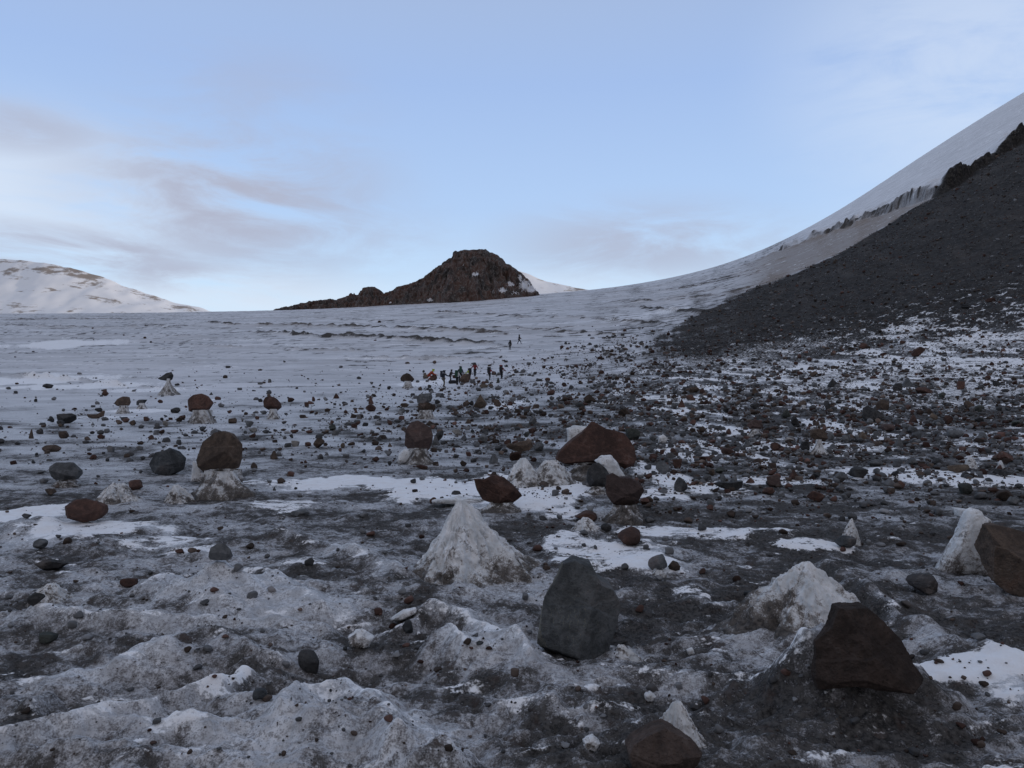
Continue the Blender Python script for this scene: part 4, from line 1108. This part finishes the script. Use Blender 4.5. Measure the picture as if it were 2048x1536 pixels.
for cx, top, foot, wt, wb, lab, dirt in [
    (446, 940, 986, 74, 118, 'broad greyish ice foot under the big leaning boulder', (.22, .5)),
    (131, 961, 973, 44, 58, 'low grimy ice foot under the squarish grey boulder', (.4, .6)),
    (404, 820, 846, 40, 56, 'broad pale ice foot under the russet nut-shaped boulder', (.2, .5)),
    (546, 818, 838, 16, 26, 'narrow white ice stub under the tilted russet boulder', (.12, .4)),
    (337, 757, 790, 7, 42, 'tall thin ice stem holding up the slanting dark rock', (.2, .35)),
    (247, 811, 827, 18, 26, 'flat pale ice disc under the brown boulder', (.2, .4)),
    (284, 806, 818, 12, 20, 'ice nub under the small tilted dark slab', (.15, .4)),
    (815, 762, 776, 15, 22, 'low ice foot under the brown boulder near the orange climber', (.15, .4)),
    (852, 820, 838, 28, 38, 'pale ice foot under the two stacked grey blocks', (.2, .45)),
    (838, 897, 928, 40, 66, 'grey ice foot behind the white wedge of the tall maroon boulder', (.35, .6)),
    (1509, 858, 873, 18, 32, 'small pale ice foot under the top-shaped boulder', (.2, .45)),
    (1638, 879, 908, 12, 40, 'fluted white stem of the clearest ice mushroom', (.12, .35)),
    (1192, 928, 958, 100, 150, 'heap of grimy ice under the huge peaked red boulder', (.5, .7)),
    (1000, 1004, 1020, 50, 80, 'grey ice foot under the red boulder on white snow', (.4, .55)),
    (1248, 1008, 1042, 56, 84, 'grimy ice foot under the round-backed rusty boulder', (.35, .65)),
    (1195, 974, 986, 30, 44, 'low ice foot under the dark tucked-in boulder', (.3, .5)),
    (1318, 1138, 1150, 22, 34, 'clear ice nub under a round grey stone on snow', (.1, .3)),
    (1607, 810, 818, 8, 11, 'tiny ice foot under a brown stone among the moraine rocks', (.1, .3))]:
    Yp = at(cx, foot)[1]
    N_SEED[0] += 3
    pedestal(cx, top, foot, wt, wb, lab, Yp, dirt, N_SEED[0])
for e in ROCKS.replace('\n', '|').split('|'):
    e = e.split()
    if len(e) == 6:
        add_rock(*map(float, e[:4]), e[4], e[5])
# ---------------------------------------------------------------- climbers
C_ = dict(black=(.014, .015, .018), navy=(.020, .024, .036), red=(.16, .014, .017), orange=(.30, .045, .018), green=(.016, .055, .036), lime=(.34, .42, .05), tan=(.13, .095, .065), brown=(.085, .050, .034), grey=(.10, .10, .11), white=(.55, .56, .55), skin=(.36, .20, .14), boot=(.02, .018, .017), steel=(.28, .28, .29), camo=(.12, .105, .08))
M_CL = {k: mat_flat(k + '_cloth' if k not in ('skin', 'boot', 'steel') else k, v) for k, v in C_.items()}


def skin_mesh(name, verts, edges, radii, mat, parent, sub=1, root=0):
    me = bpy.data.meshes.new(name); me.from_pydata([tuple(v) for v in verts], edges, [])
    o = bpy.data.objects.new('tmp', me); col.objects.link(o)
    o.modifiers.new('skin', 'SKIN'); s = o.modifiers.new('sub', 'SUBSURF'); s.levels = s.render_levels = sub
    for i, r in enumerate(radii):
        d = me.skin_vertices[0].data[i]; d.radius = (r, r) if not isinstance(r, tuple) else r; d.use_root = i == root
    dg = bpy.context.evaluated_depsgraph_get(); dg.update()
    nm = bpy.data.meshes.new_from_object(o.evaluated_get(dg))
    bpy.data.objects.remove(o); bpy.data.meshes.remove(me)
    nm.name = name; nm.materials.clear(); nm.materials.append(mat)
    nm.polygons.foreach_set('use_smooth', np.ones(len(nm.polygons), bool))
    q = bpy.data.objects.new(name, nm); col.objects.link(q); q.parent = parent
    return q


def person(px, py, hpx, pose, jacket, trousers, hat, label, yaw=0.0, hood=True, dist=None):
    """hpx: standing height in photo pixels; pose: lean, stride, arms, crouch"""
    X, Y, z = at(px, py)
    k = Y / F
    s = hpx * k / 1.75
    root = empty('person', (X, Y, z)); root.rotation_euler = (0, 0, yaw); root.scale = (s, s, s)
    tag(root, label, 'person', 'climbers on the glacier')
    ln = pose.get('lean', 0.0); st = pose.get('stride', .12); cr = pose.get('crouch', 0.0)
    hip = Vector((0, 0, .93 - .55 * cr))
    d = Vector((0, math.sin(ln), math.cos(ln)))        # figure faces +y
    chest = hip + d * .36; neck = hip + d * .53; head = neck + Vector((0, .03 + .05 * math.sin(ln), .12)); crown = head + Vector((0, .0, .10))
    V_, E_, R_ = [], [], []

    def add(p, r, prev=None):
        V_.append(Vector(p)); R_.append(r)
        if prev is not None: E_.append((prev, len(V_) - 1))
        return len(V_) - 1
    ih = add(hip, .135); iw = add(hip + d * .18, .125, ih); ic = add(chest, .155, iw); inn = add(neck, .055, ic); ihd = add(head, .092, inn); add(crown, .078, ihd)
    add(head + Vector((0, .095, .0)), .016, ihd)
    arms = pose.get('arms', ((.08, .06), (.08, .06)))
    AR = []; LG = []
    for sd, (fw, out) in zip((-1, 1), arms):
        sh = chest + Vector((sd * .19, 0, .07)) ; el = sh + Vector((sd * (.05 + out * .5), fw * .38 - .02, -.27 + .09 * fw)); wr = el + Vector((sd * out * .5, .10 + fw * .40, -.23 + .26 * fw))
        a = add(sh, .066, ic); b = add(el, .048, a); c = add(wr, .033, b); h = add(wr + (wr - el).normalized() * .07, .032, c)
        for q in range(5):
            dirn = (wr - el).normalized(); sidev = Vector((1, 0, 0)) * (q - 2) * .016
            if q == 0: sidev = Vector((-sd * .045, 0, 0))
            t1 = add(wr + dirn * (.10 if q else .07) + sidev, .010, h); add(wr + dirn * ((.15 + .012 * (2 - abs(q - 2))) if q else .10) + sidev * 1.2 + Vector((0, 0, -.015)), .008, t1)
        AR.append((sh, el, wr))
    for sd, f in zip((-1, 1), (st, -st * .8)):
        hp = hip + Vector((sd * .095, 0, -.06))
        kn = Vector((sd * (.10 + pose.get('wide', 0) * .5), f * .55 + .10 + .34 * cr, .49 - .16 * cr)); an = Vector((sd * (.10 + pose.get('wide', 0)), f * 1.0, .10))
        a = add(hp, .088, ih); b = add(kn, .060, a); c = add(an, .044, b); t = add(an + Vector((0, .15, -.055)), .036, c)
        LG.append((hp, kn, an, V_[t]))
    body = skin_mesh('body', V_, E_, R_, M_CL['skin'], root)
    # jacket, trousers, boots, headgear follow the body
    jv = [hip - d * .02, hip + d * .18, chest, neck - d * .02]; je = [(0, 1), (1, 2), (2, 3)]; jr = [.160, .150, .182, .085]
    for sh, el, wr in AR:
        b = len(jv); jv += [sh, el, wr]; je += [(2, b), (b, b + 1), (b + 1, b + 2)]; jr += [.088, .066, .052]
    skin_mesh('jacket', jv, je, jr, M_CL[jacket], root, root=1)
    tv = [hip + d * .02]; te = []; tr = [.150]
    for hp, kn, an, toe in LG:
        b = len(tv); tv += [hp, kn, an]; te += [(0, b), (b, b + 1), (b + 1, b + 2)]; tr += [.108, .080, .066]
    skin_mesh('trousers', tv, te, tr, M_CL[trousers], root)
    for hp, kn, an, toe in LG:
        skin_mesh('boot', [an + Vector((0, 0, .06)), an, toe], [(0, 1), (1, 2)], [.062, .062, .050], M_CL['boot'], root, root=1)
    hc = head + Vector((0, -.015, .035))
    skin_mesh('hood' if hood else 'helmet', [hc + Vector((0, -.015, -.08)), hc, hc + Vector((0, 0, .085))], [(0, 1), (1, 2)], [.105, .122, .085], M_CL[hat], root, root=1)
    M = root
    return dict(root=root, s=s, yaw=yaw, chest=chest, d=d, loc=Vector((X, Y, z)), k=k, AR=AR)


def to_world(p, v):
    c, s_ = math.cos(p['yaw']), math.sin(p['yaw'])
    v = Vector((v.x * c - v.y * s_, v.x * s_ + v.y * c, v.z))
    return p['loc'] + v * p['s']


def backpack(p, colour, label, big=1.0, lid=None):
    """a rounded rucksack against the back"""
    base = p['chest'] - p['d'] * .30 + Vector((0, -.24, 0))
    n, f = ICO[3]
    q = np.sign(n) * np.abs(n) ** .55 * np.array([.17, .13, .33]) * big
    q = q * (1 + .05 * fbm3(n * 2, 2, 5)[:, None])
    root = empty('backpack', to_world(p, base)); root.scale = (p['s'],) * 3; root.rotation_euler = (-math.asin(max(-1, min(1, p['d'].y))) if False else 0, 0, p['yaw'])
    tag(root, label, 'backpack', 'rucksacks of the climbers')
    up = q + np.array([0, 0, .30])
    link('bag', up, f, M_CL[colour], parent=root)
    l = np.sign(n) * np.abs(n) ** .6 * np.array([.165, .135, .085]) * big + np.array([0, .0, .30 + .36 * big])
    link('lid', l, f, M_CL[lid or colour], parent=root)
    return root


def tube(a, b, r, n=6):
    a = Vector(a); b = Vector(b); d = (b - a).normalized(); x = d.orthogonal().normalized(); y = d.cross(x)
    v = [p + (x * math.cos(t) + y * math.sin(t)) * r for p in (a, b) for t in np.linspace(0, 2 * math.pi, n, endpoint=False)]
    f = [(i, (i + 1) % n, n + (i + 1) % n, n + i) for i in range(n)]
    return [tuple(p) for p in v], f


def pole(p, side, label):
    wr = to_world(p, p['AR'][side][2]); g = Vector((wr.x, wr.y + .12 * p['s'], 0)); g.z = gz(g.x, g.y)
    root = empty('trekking_pole', g)
    tag(root, label, 'pole', 'trekking poles')
    top = wr - g + Vector((0, 0, .05))
    v, f = tube((0, 0, 0), top, .012); link('shaft', v, f, M_CL['steel'], parent=root)
    v, f = tube(top - top.normalized() * .06, top + top.normalized() * .10, .022); link('grip', v, f, M_CL['boot'], parent=root)


PI = math.pi
a1 = person(858, 761, 34, dict(lean=.9, crouch=.62, arms=((.5, .1), (.5, .1))), 'orange', 'orange', 'lime', 'climber in orange-red crouching between two rocks, bright yellow-green headgear', yaw=-1.2, hood=False)
a2 = person(887, 775, 35, dict(lean=.12, stride=.10, arms=((.15, .05), (.75, .1))), 'navy', 'camo', 'navy', 'hooded climber in dark jacket and pale mottled trousers, arms held forward', yaw=-1.0)
a3 = person(900, 765, 27, dict(lean=.35, stride=.08, arms=((.2, .05), (.9, .2))), 'black', 'black', 'black', 'climber all in black bending forward, one arm stretched out', yaw=-1.3)
a4 = person(914, 770, 30, dict(lean=.25, stride=.12, arms=((.3, .06), (.4, .06))), 'white', 'black', 'green', 'climber with pale jacket hem and dark trousers under a green rucksack', yaw=-.3)
a5 = person(921, 766, 34, dict(lean=.05, stride=.06), 'black', 'black', 'black', 'tallest dark climber standing upright in the middle of the group', yaw=.2)
a6 = person(939, 763, 27, dict(lean=.3, stride=.10, arms=((.4, .1), (.3, .05))), 'lime', 'brown', 'black', 'climber in a yellow-green jacket behind the brown boulder', yaw=.5)
a7 = person(950, 753, 28, dict(lean=.05, stride=.14, arms=((.3, .25), (.3, .25))), 'red', 'black', 'black', 'climber in a red jacket and dark hood, hands on hips, topmost of the group', yaw=2.9)
a8 = person(979, 761, 27, dict(lean=.15, stride=.24, arms=((.15, .05), (.55, .10))), 'red', 'black', 'black', 'climber in red walking with a black rucksack, closer to the group', yaw=-.5)
a9 = person(1003, 758, 28, dict(lean=.12, stride=.16, arms=((.1, .05), (.5, .12))), 'red', 'black', 'black', 'climber in red with a black and red rucksack, last of the walking pair', yaw=-.35)
a10 = person(1020, 700, 20, dict(lean=.05, stride=.10), 'black', 'black', 'black', 'lower of two dark climbers far up the ice, legs together', yaw=.2)
a11 = person(1038, 688, 19, dict(lean=.10, stride=.46, arms=((.4, .05), (.3, .05))), 'navy', 'black', 'black', 'upper of two dark climbers far up the ice, striding', yaw=-1.2)
backpack(a4, 'green', 'green rucksack on the climber with the pale jacket')
backpack(a5, 'green', 'small dark green rucksack on the tallest dark climber', .8)
backpack(a6, 'black', 'black rucksack on the climber in the yellow-green jacket', 1.05)
backpack(a8, 'black', 'black rucksack on the walking climber near the group', 1.05, 'black')
backpack(a9, 'black', 'black rucksack with a red lid on the last walking climber', 1.1, 'red')
backpack(a10, 'black', 'dark rucksack on the lower of the two far climbers', .9)
backpack(a2, 'navy', 'dark blue rucksack on the hooded climber in mottled trousers', .85)
pole(a8, 1, 'thin pole held by the walking climber near the group')
pole(a9, 1, 'thin pole held by the last walking climber')
# a rucksack set down on the snow
X, Y, z = at(905, 767)
n, f = ICO[3]
g_ = np.sign(n) * np.abs(n) ** .6 * np.array([.42, .22, .20]) + np.array([0, 0, .17])
rt = empty('backpack', (X, Y, z)); rt['label'] = 'dark rucksack lying on the snow at the feet of the black-clad climber'; rt['category'] = 'backpack'; rt['group'] = 'rucksacks of the climbers'
link('bag', g_, f, M_CL['black'], parent=rt)
link('lid', np.sign(n) * np.abs(n) ** .6 * np.array([.10, .18, .15]) + np.array([.44, 0, .19]), f, M_CL['navy'], parent=rt)
add_rock(996, 766, 7, 11, 'v', 'p', 'stone', 'small pale green pointed stone between the two walking climbers')
# ---------------------------------------------------------------- labels of the other rocks, from what stands next to each
WORD = dict(r='red-brown', m='maroon', b='brown', g='grey', d='dark', k='blue-black', t='tan', v='greenish grey', w='pale')
HABIT = dict(a='angular', r='rounded', f='flat', p='pointed', b='blocky')
EXTRA = {'the tall ice cone': (920, 1140, 200), 'the white-faced ice mound': (1600, 1262, 260), 'the crusty ice hump': (232, 1006, 90), 'the white ice fin': (1925, 1146, 110), 'the two far climbers': (1029, 695, 30), 'the walking climbers in red': (991, 760, 34), 'the white snow strip of the open ice': (110, 762, 200), 'the snow streak on the scree': (1812, 662, 90)}
LM = [(n, c[0], c[1], c[2]) for n, c in LANDMARK.items()] + [(n, *c) for n, c in EXTRA.items()]
used = set()


def relation(cx, by, w, L, near):
    n, lx, ly, lw = L
    dx = cx - lx; dy = (by - ly) * 2.2
    gap = max(0, abs(dx) - (lw + w) / 2)
    if abs(dx) < lw * .55 and abs(dy) < 14:
        return f'against {n}'
    if abs(dy) > abs(dx):
        return f'{"close " if abs(dy) < 70 else ""}{"behind" if dy < 0 else "in front of"} {n}'
    far = '' if gap > 60 else 'close '
    return f'{far}beside {n} on its {"scree" if dx > 0 else "open-ice"} side'


for o, cx, by, w, h, c, s in ITEMS:
    near = sorted(LM, key=lambda L: math.hypot(cx - L[1], (by - L[2]) * 1.7) - L[3] * .4)
    size = 'tiny' if w < 8 else 'small' if w < 12 else 'mid-sized' if w < 20 else 'large'
    word = 'boulder' if w >= 26 else 'rock' if w >= 13 else 'stone'
    tall = ' upright' if h > 1.15 * w else ''
    base = f'{size}{tall} {WORD[c]} {HABIT[s]} {word}'
    cands = [f'{base}, {relation(cx, by, w, near[0], near)}']
    a, b = near[0], near[1]
    cands.append(f'{base} between {a[0]} and {b[0]}')
    for L in near[1:4]:
        cands.append(f'{base}, {relation(cx, by, w, L, near)}')
    cands.append(f'{base} between {near[0][0]} and {near[2][0]}')
    cands.append(f'{base} between {near[1][0]} and {near[2][0]}')
    cands = [t for t in cands if len(t.replace('-', ' ').split()) <= 17 and len(t.split()) <= 16]
    lab = next((t for t in cands if t not in used), cands[0])
    used.add(lab)
    o['label'] = lab
    o['group'] = 'loose rocks on the dirty ice'

# ---------------------------------------------------------------- the uncountable small stones
rs = np.random.RandomState(77)


def density(px, py):
    d = np.zeros_like(px)
    d += 1.0 * np.exp(-((px - 1650) / 430) ** 2 - ((py - 790) / 95) ** 2)
    d += .9 * np.exp(-((px - 1950) / 330) ** 2 - ((py - 800) / 130) ** 2)
    d += .65 * np.exp(-((px - 1250) / 230) ** 2 - ((py - 770) / 60) ** 2)
    d += .42 * np.exp(-((px - 1000) / 240) ** 2 - ((py - 830) / 60) ** 2)
    d += .17 * np.exp(-((px - 700) / 260) ** 2 - ((py - 850) / 50) ** 2)
    d += .08 * np.exp(-((px - 250) / 320) ** 2 - ((py - 860) / 60) ** 2)
    d += .5 * np.exp(-((px - 1450) / 400) ** 2 - ((py - 900) / 90) ** 2)
    d += 1.2 * np.exp(-((px - 1290) / 120) ** 2 - ((py - 702) / 26) ** 2) + .6 * np.exp(-((px - 1150) / 80) ** 2 - ((py - 738) / 18) ** 2)
    d += .010 * sstep(950, 1050, py) + .03 * sstep(700, 760, py) * sstep(1000, 900, py)
    d *= sstep(690 - .0 * px, 760, py + .28 * np.clip(px - 1000, 0, 700))
    d += .0035 * (py > 640) * (py < 760) * (px < 1300)
    return d


N = 48000
px = rs.rand(N * 8) * 2300 - 120; py = 560 + rs.rand(N * 8) * 960
dn = density(px, py) * np.clip(.75 + 2.4 * fbm2(px / 70, py / 20, 3, 90) + 1.6 * fbm2(px / 22, py / 8, 2, 91), .06, 2.4)
keep = rs.rand(N * 8) < dn * .80
px, py = px[keep][:N], py[keep][:N]
size = np.clip(1.5 + 1.7 * rs.pareto(1.7, len(px)), 1.5, 12) * np.clip(.55 + (py - 640) / 420, .55, 1.5)
ui = np.clip(np.round(((px - CX) / F - _vu[0]) / (_vu[1] - _vu[0])).astype(int), 0, len(_vu) - 1)
Ys = np.array([np.interp(-p, -ENV[i], _vY) for p, i in zip(py, ui)])
ok = (Ys < 300) & (Ys > 2.7)
px, py, size, Ys = px[ok], py[ok], size[ok], Ys[ok]
Xs = (px - CX) / F * Ys
# scree: coarser grains lie all over the slope
n2 = 15000
qx = rs.uniform(1240, 2250, n2 * 3); qy = np.exp(rs.uniform(math.log(62), math.log(320), n2 * 3)); 
mm = masks((qx - CX) / F * qy, qy)
kk = (mm['scree'] > .5) & (rs.rand(n2 * 3) < .6); qx, qy = qx[kk][:n2], qy[kk][:n2]
Xs = np.concatenate([Xs, (qx - CX) / F * qy]); Ys = np.concatenate([Ys, qy])
size = np.concatenate([size, np.clip(1.5 + 1.0 * rs.pareto(2.4, len(qx)), 1.5, 7)])
Zs = ground(Xs, Ys)
W = size * np.hypot(Ys, 0) / F
VV, FF, TI, TO = [], [], [], []
base = 0
shapes = {lv: [rock_verts('aabfa'[j % 5], 900 + j, lv) for j in range(14)] for lv in (1, 2)}
for i in range(len(Xs)):
    lv = 2 if size[i] > 5.5 else 1
    p, f = shapes[lv][i % 14]
    a = rs.rand() * 6.283; ca, sa = math.cos(a), math.sin(a)
    sc = W[i] * np.array([1, .75 + .4 * rs.rand(), .45 + .45 * rs.rand()])
    q = (p + np.array([0, 0, .36])) * sc
    q = np.stack([q[:, 0] * ca - q[:, 1] * sa, q[:, 0] * sa + q[:, 1] * ca, q[:, 2]], 1) + np.array([Xs[i], Ys[i], Zs[i]])
    VV.append(q); FF.append(f + base); base += len(q)
    TI.append(np.full(len(q), rs.rand())); TO.append(np.full(len(q), .5 + 1.0 * rs.rand() ** 1.5 + (.9 if rs.rand() < .06 else 0)))
so = link('scattered_stones', np.concatenate(VV), np.concatenate(FF), M_SCAT, smooth=False)
attr(so, 'tint', np.concatenate(TI)); attr(so, 'tone', np.concatenate(TO))
tag(so, 'countless small stones strewn over the ice and the foot of the scree', 'stones', None, 'stuff')

# grit and ice crumbs close by
n3 = 9000
rr = np.exp(rs.uniform(math.log(2.6), math.log(13), n3)); aa = rs.uniform(-.66, .66, n3)
Xg, Yg = rr * np.sin(aa), rr * np.cos(aa)
mg = masks(Xg, Yg)
pk_ = rs.rand(n3) < np.clip(mg['dirt'] * 1.3 - .25, .03, .9) * (1 - .9 * np.clip(mg['snow'], 0, 1))
Xg, Yg = Xg[pk_], Yg[pk_]; Zg = ground(Xg, Yg)
VV, FF, TI, TO = [], [], [], []; base = 0
for i in range(len(Xg)):
    w = .004 * (1 + rs.pareto(2.2)); w = min(w, .022)
    p, f = shapes[1][i % 14]
    a = rs.rand() * 6.283; ca, sa = math.cos(a), math.sin(a)
    q = (p + np.array([0, 0, .3])) * w * np.array([1, .8, .6])
    q = np.stack([q[:, 0] * ca - q[:, 1] * sa, q[:, 0] * sa + q[:, 1] * ca, q[:, 2]], 1) + np.array([Xg[i], Yg[i], Zg[i]])
    VV.append(q); FF.append(f + base); base += len(q)
    TI.append(np.full(len(q), rs.rand() * .8)); TO.append(np.full(len(q), .4 + .6 * rs.rand()))
go = link('gravel', np.concatenate(VV), np.concatenate(FF), M_SCAT, smooth=False)
attr(go, 'tint', np.concatenate(TI)); attr(go, 'tone', np.concatenate(TO))
tag(go, 'dark grit and gravel frozen into the dirty ice', 'gravel', None, 'stuff')

# ---------------------------------------------------------------- sky and light
SUN_AZ, SUN_EL = R(78), R(7)       # the sun has only just risen behind the slope
w = bpy.data.worlds.new('World'); scene.world = w; w.use_nodes = True
nt = w.node_tree; T = NT(nt); bg = nt.nodes['Background']
sky = T.new('ShaderNodeTexSky'); sky.sky_type = 'NISHITA'; sky.sun_disc = False
sky.sun_elevation = SUN_EL; sky.sun_rotation = SUN_AZ; sky.altitude = 4000; sky.air_density = 1.0; sky.dust_density = .3; sky.ozone_density = 2.0
dr = T.new('ShaderNodeTexCoord').outputs['Generated']
sep = T.new('ShaderNodeSeparateXYZ'); T.lk(dr, sep.inputs[0])
el = sep.outputs['Z']
rp = T.new('ShaderNodeValToRGB')
T.lk(el, rp.inputs['Fac'])
cr = rp.color_ramp
for i, (p, c) in enumerate([(0.0, (.76, .92, 1.07)), (.10, (.66, .855, 1.06)), (.22, (.49, .68, .99)), (.36, (.405, .57, .91)), (.60, (.42, .50, .67)), (1.0, (.38, .44, .56))]):
    e = cr.elements[i] if i < 2 else cr.elements.new(p)
    e.position = p; e.color = (*c, 1)
# thin cloud seen on a flat ceiling
zc = T.math('MAXIMUM', el, .03)
cv = T.new('ShaderNodeCombineXYZ')
T.lk(T.math('DIVIDE', sep.outputs['X'], zc), cv.inputs[0]); T.lk(T.math('DIVIDE', sep.outputs['Y'], zc), cv.inputs[1])
cl = T.noise(T.mapv(cv.outputs[0], loc=(2.2, .6, 0), sc=(.62, .34, 1), rot=(0, 0, .35)), 1.0, 7, .58, .5)
cl2 = T.noise(T.mapv(dr, sc=(1.5, 1.5, 5.0), rot=(0, .22, 0)), 3.6, 8, .62, .5)


def lobe(px, py, rx, ry):
    """soft region of the sky round a bearing"""
    v = Vector(((px - CX) / F, 1, (CY - py) / F)).normalized()
    dot = T.new('ShaderNodeVectorMath', operation='SUBTRACT'); T.lk(dr, dot.inputs[0]); dot.inputs[1].default_value = v
    m = T.new('ShaderNodeVectorMath', operation='MULTIPLY'); T.lk(dot.outputs[0], m.inputs[0]); m.inputs[1].default_value = (F / rx, F / rx, F / ry)
    ln = T.new('ShaderNodeVectorMath', operation='LENGTH'); T.lk(m.outputs[0], ln.inputs[0])
    return T.ramp(ln.outputs['Value'], 1.0, .1)


grey = None
for a in [(470, 400, 420, 230, .95), (120, 500, 420, 70, 1.0), (330, 540, 200, 60, .8), (20, 250, 260, 70, .7), (1280, 490, 420, 120, .75), (520, 190, 300, 120, .35), (980, 560, 200, 60, .4), (700, 470, 300, 120, .4)]:
    l = T.math('MULTIPLY', lobe(*a[:4]), a[4])
    grey = l if grey is None else T.math('MAXIMUM', grey, l)
gm = T.math('MULTIPLY', grey, T.ramp(T.math('ADD', T.math('MULTIPLY', cl2, .7), T.math('MULTIPLY', cl, .3)), .36, .57))
white = None
for a in [(60, 380, 520, 190, .75), (480, 590, 420, 80, .7), (1950, 130, 420, 330, .5), (1150, 590, 500, 80, .45)]:
    l = T.math('MULTIPLY', lobe(*a[:4]), a[4])
    white = l if white is None else T.math('MAXIMUM', white, l)
wm = T.math('MULTIPLY', white, T.ramp(T.math('ADD', T.math('MULTIPLY', cl2, .5), T.math('MULTIPLY', cl, .5)), .32, .54))
grad = T.mix(wm, rp.outputs[0], (.80, .89, 1.02))
grad = T.mix(T.math('MULTIPLY', gm, 1.0), grad, (.475, .50, .625))
grad = T.mix(T.ramp(sep.outputs['Y'], .1, -.6), grad, (.47, .465, .51))
nis = T.new('ShaderNodeVectorMath', operation='SCALE'); T.lk(sky.outputs[0], nis.inputs[0]); nis.inputs['Scale'].default_value = .10
out = T.mix(.10, grad, nis.outputs[0])
T.lk(out, bg.inputs['Color']); bg.inputs['Strength'].default_value = 1.0

sd = bpy.data.lights.new('sun', 'SUN'); sd.energy = 2.0; sd.angle = R(.5); sd.color = (1, .84, .68)
so_ = bpy.data.objects.new('sun', sd); col.objects.link(so_)
v = Vector((math.sin(SUN_AZ) * math.cos(SUN_EL), math.cos(SUN_AZ) * math.cos(SUN_EL), math.sin(SUN_EL)))
so_.rotation_euler = v.to_track_quat('Z', 'Y').to_euler(); so_.location = v * 500

# ---------------------------------------------------------------- camera
cd = bpy.data.cameras.new('camera'); co = bpy.data.objects.new('camera', cd); col.objects.link(co)
co.location = (0, 0, CAMH); co.rotation_euler = (R(90), 0, 0)
cd.sensor_width = 36; cd.lens = F / 2048 * 36; cd.clip_start = .05; cd.clip_end = 8000
scene.camera = co
scene.view_settings.view_transform = 'Standard'; scene.view_settings.look = 'None'; scene.view_settings.exposure = 0; scene.view_settings.gamma = 1
scene.render.engine = 'CYCLES'
scene.cycles.max_bounces = 5; scene.cycles.diffuse_bounces = 3; scene.cycles.use_denoising = True
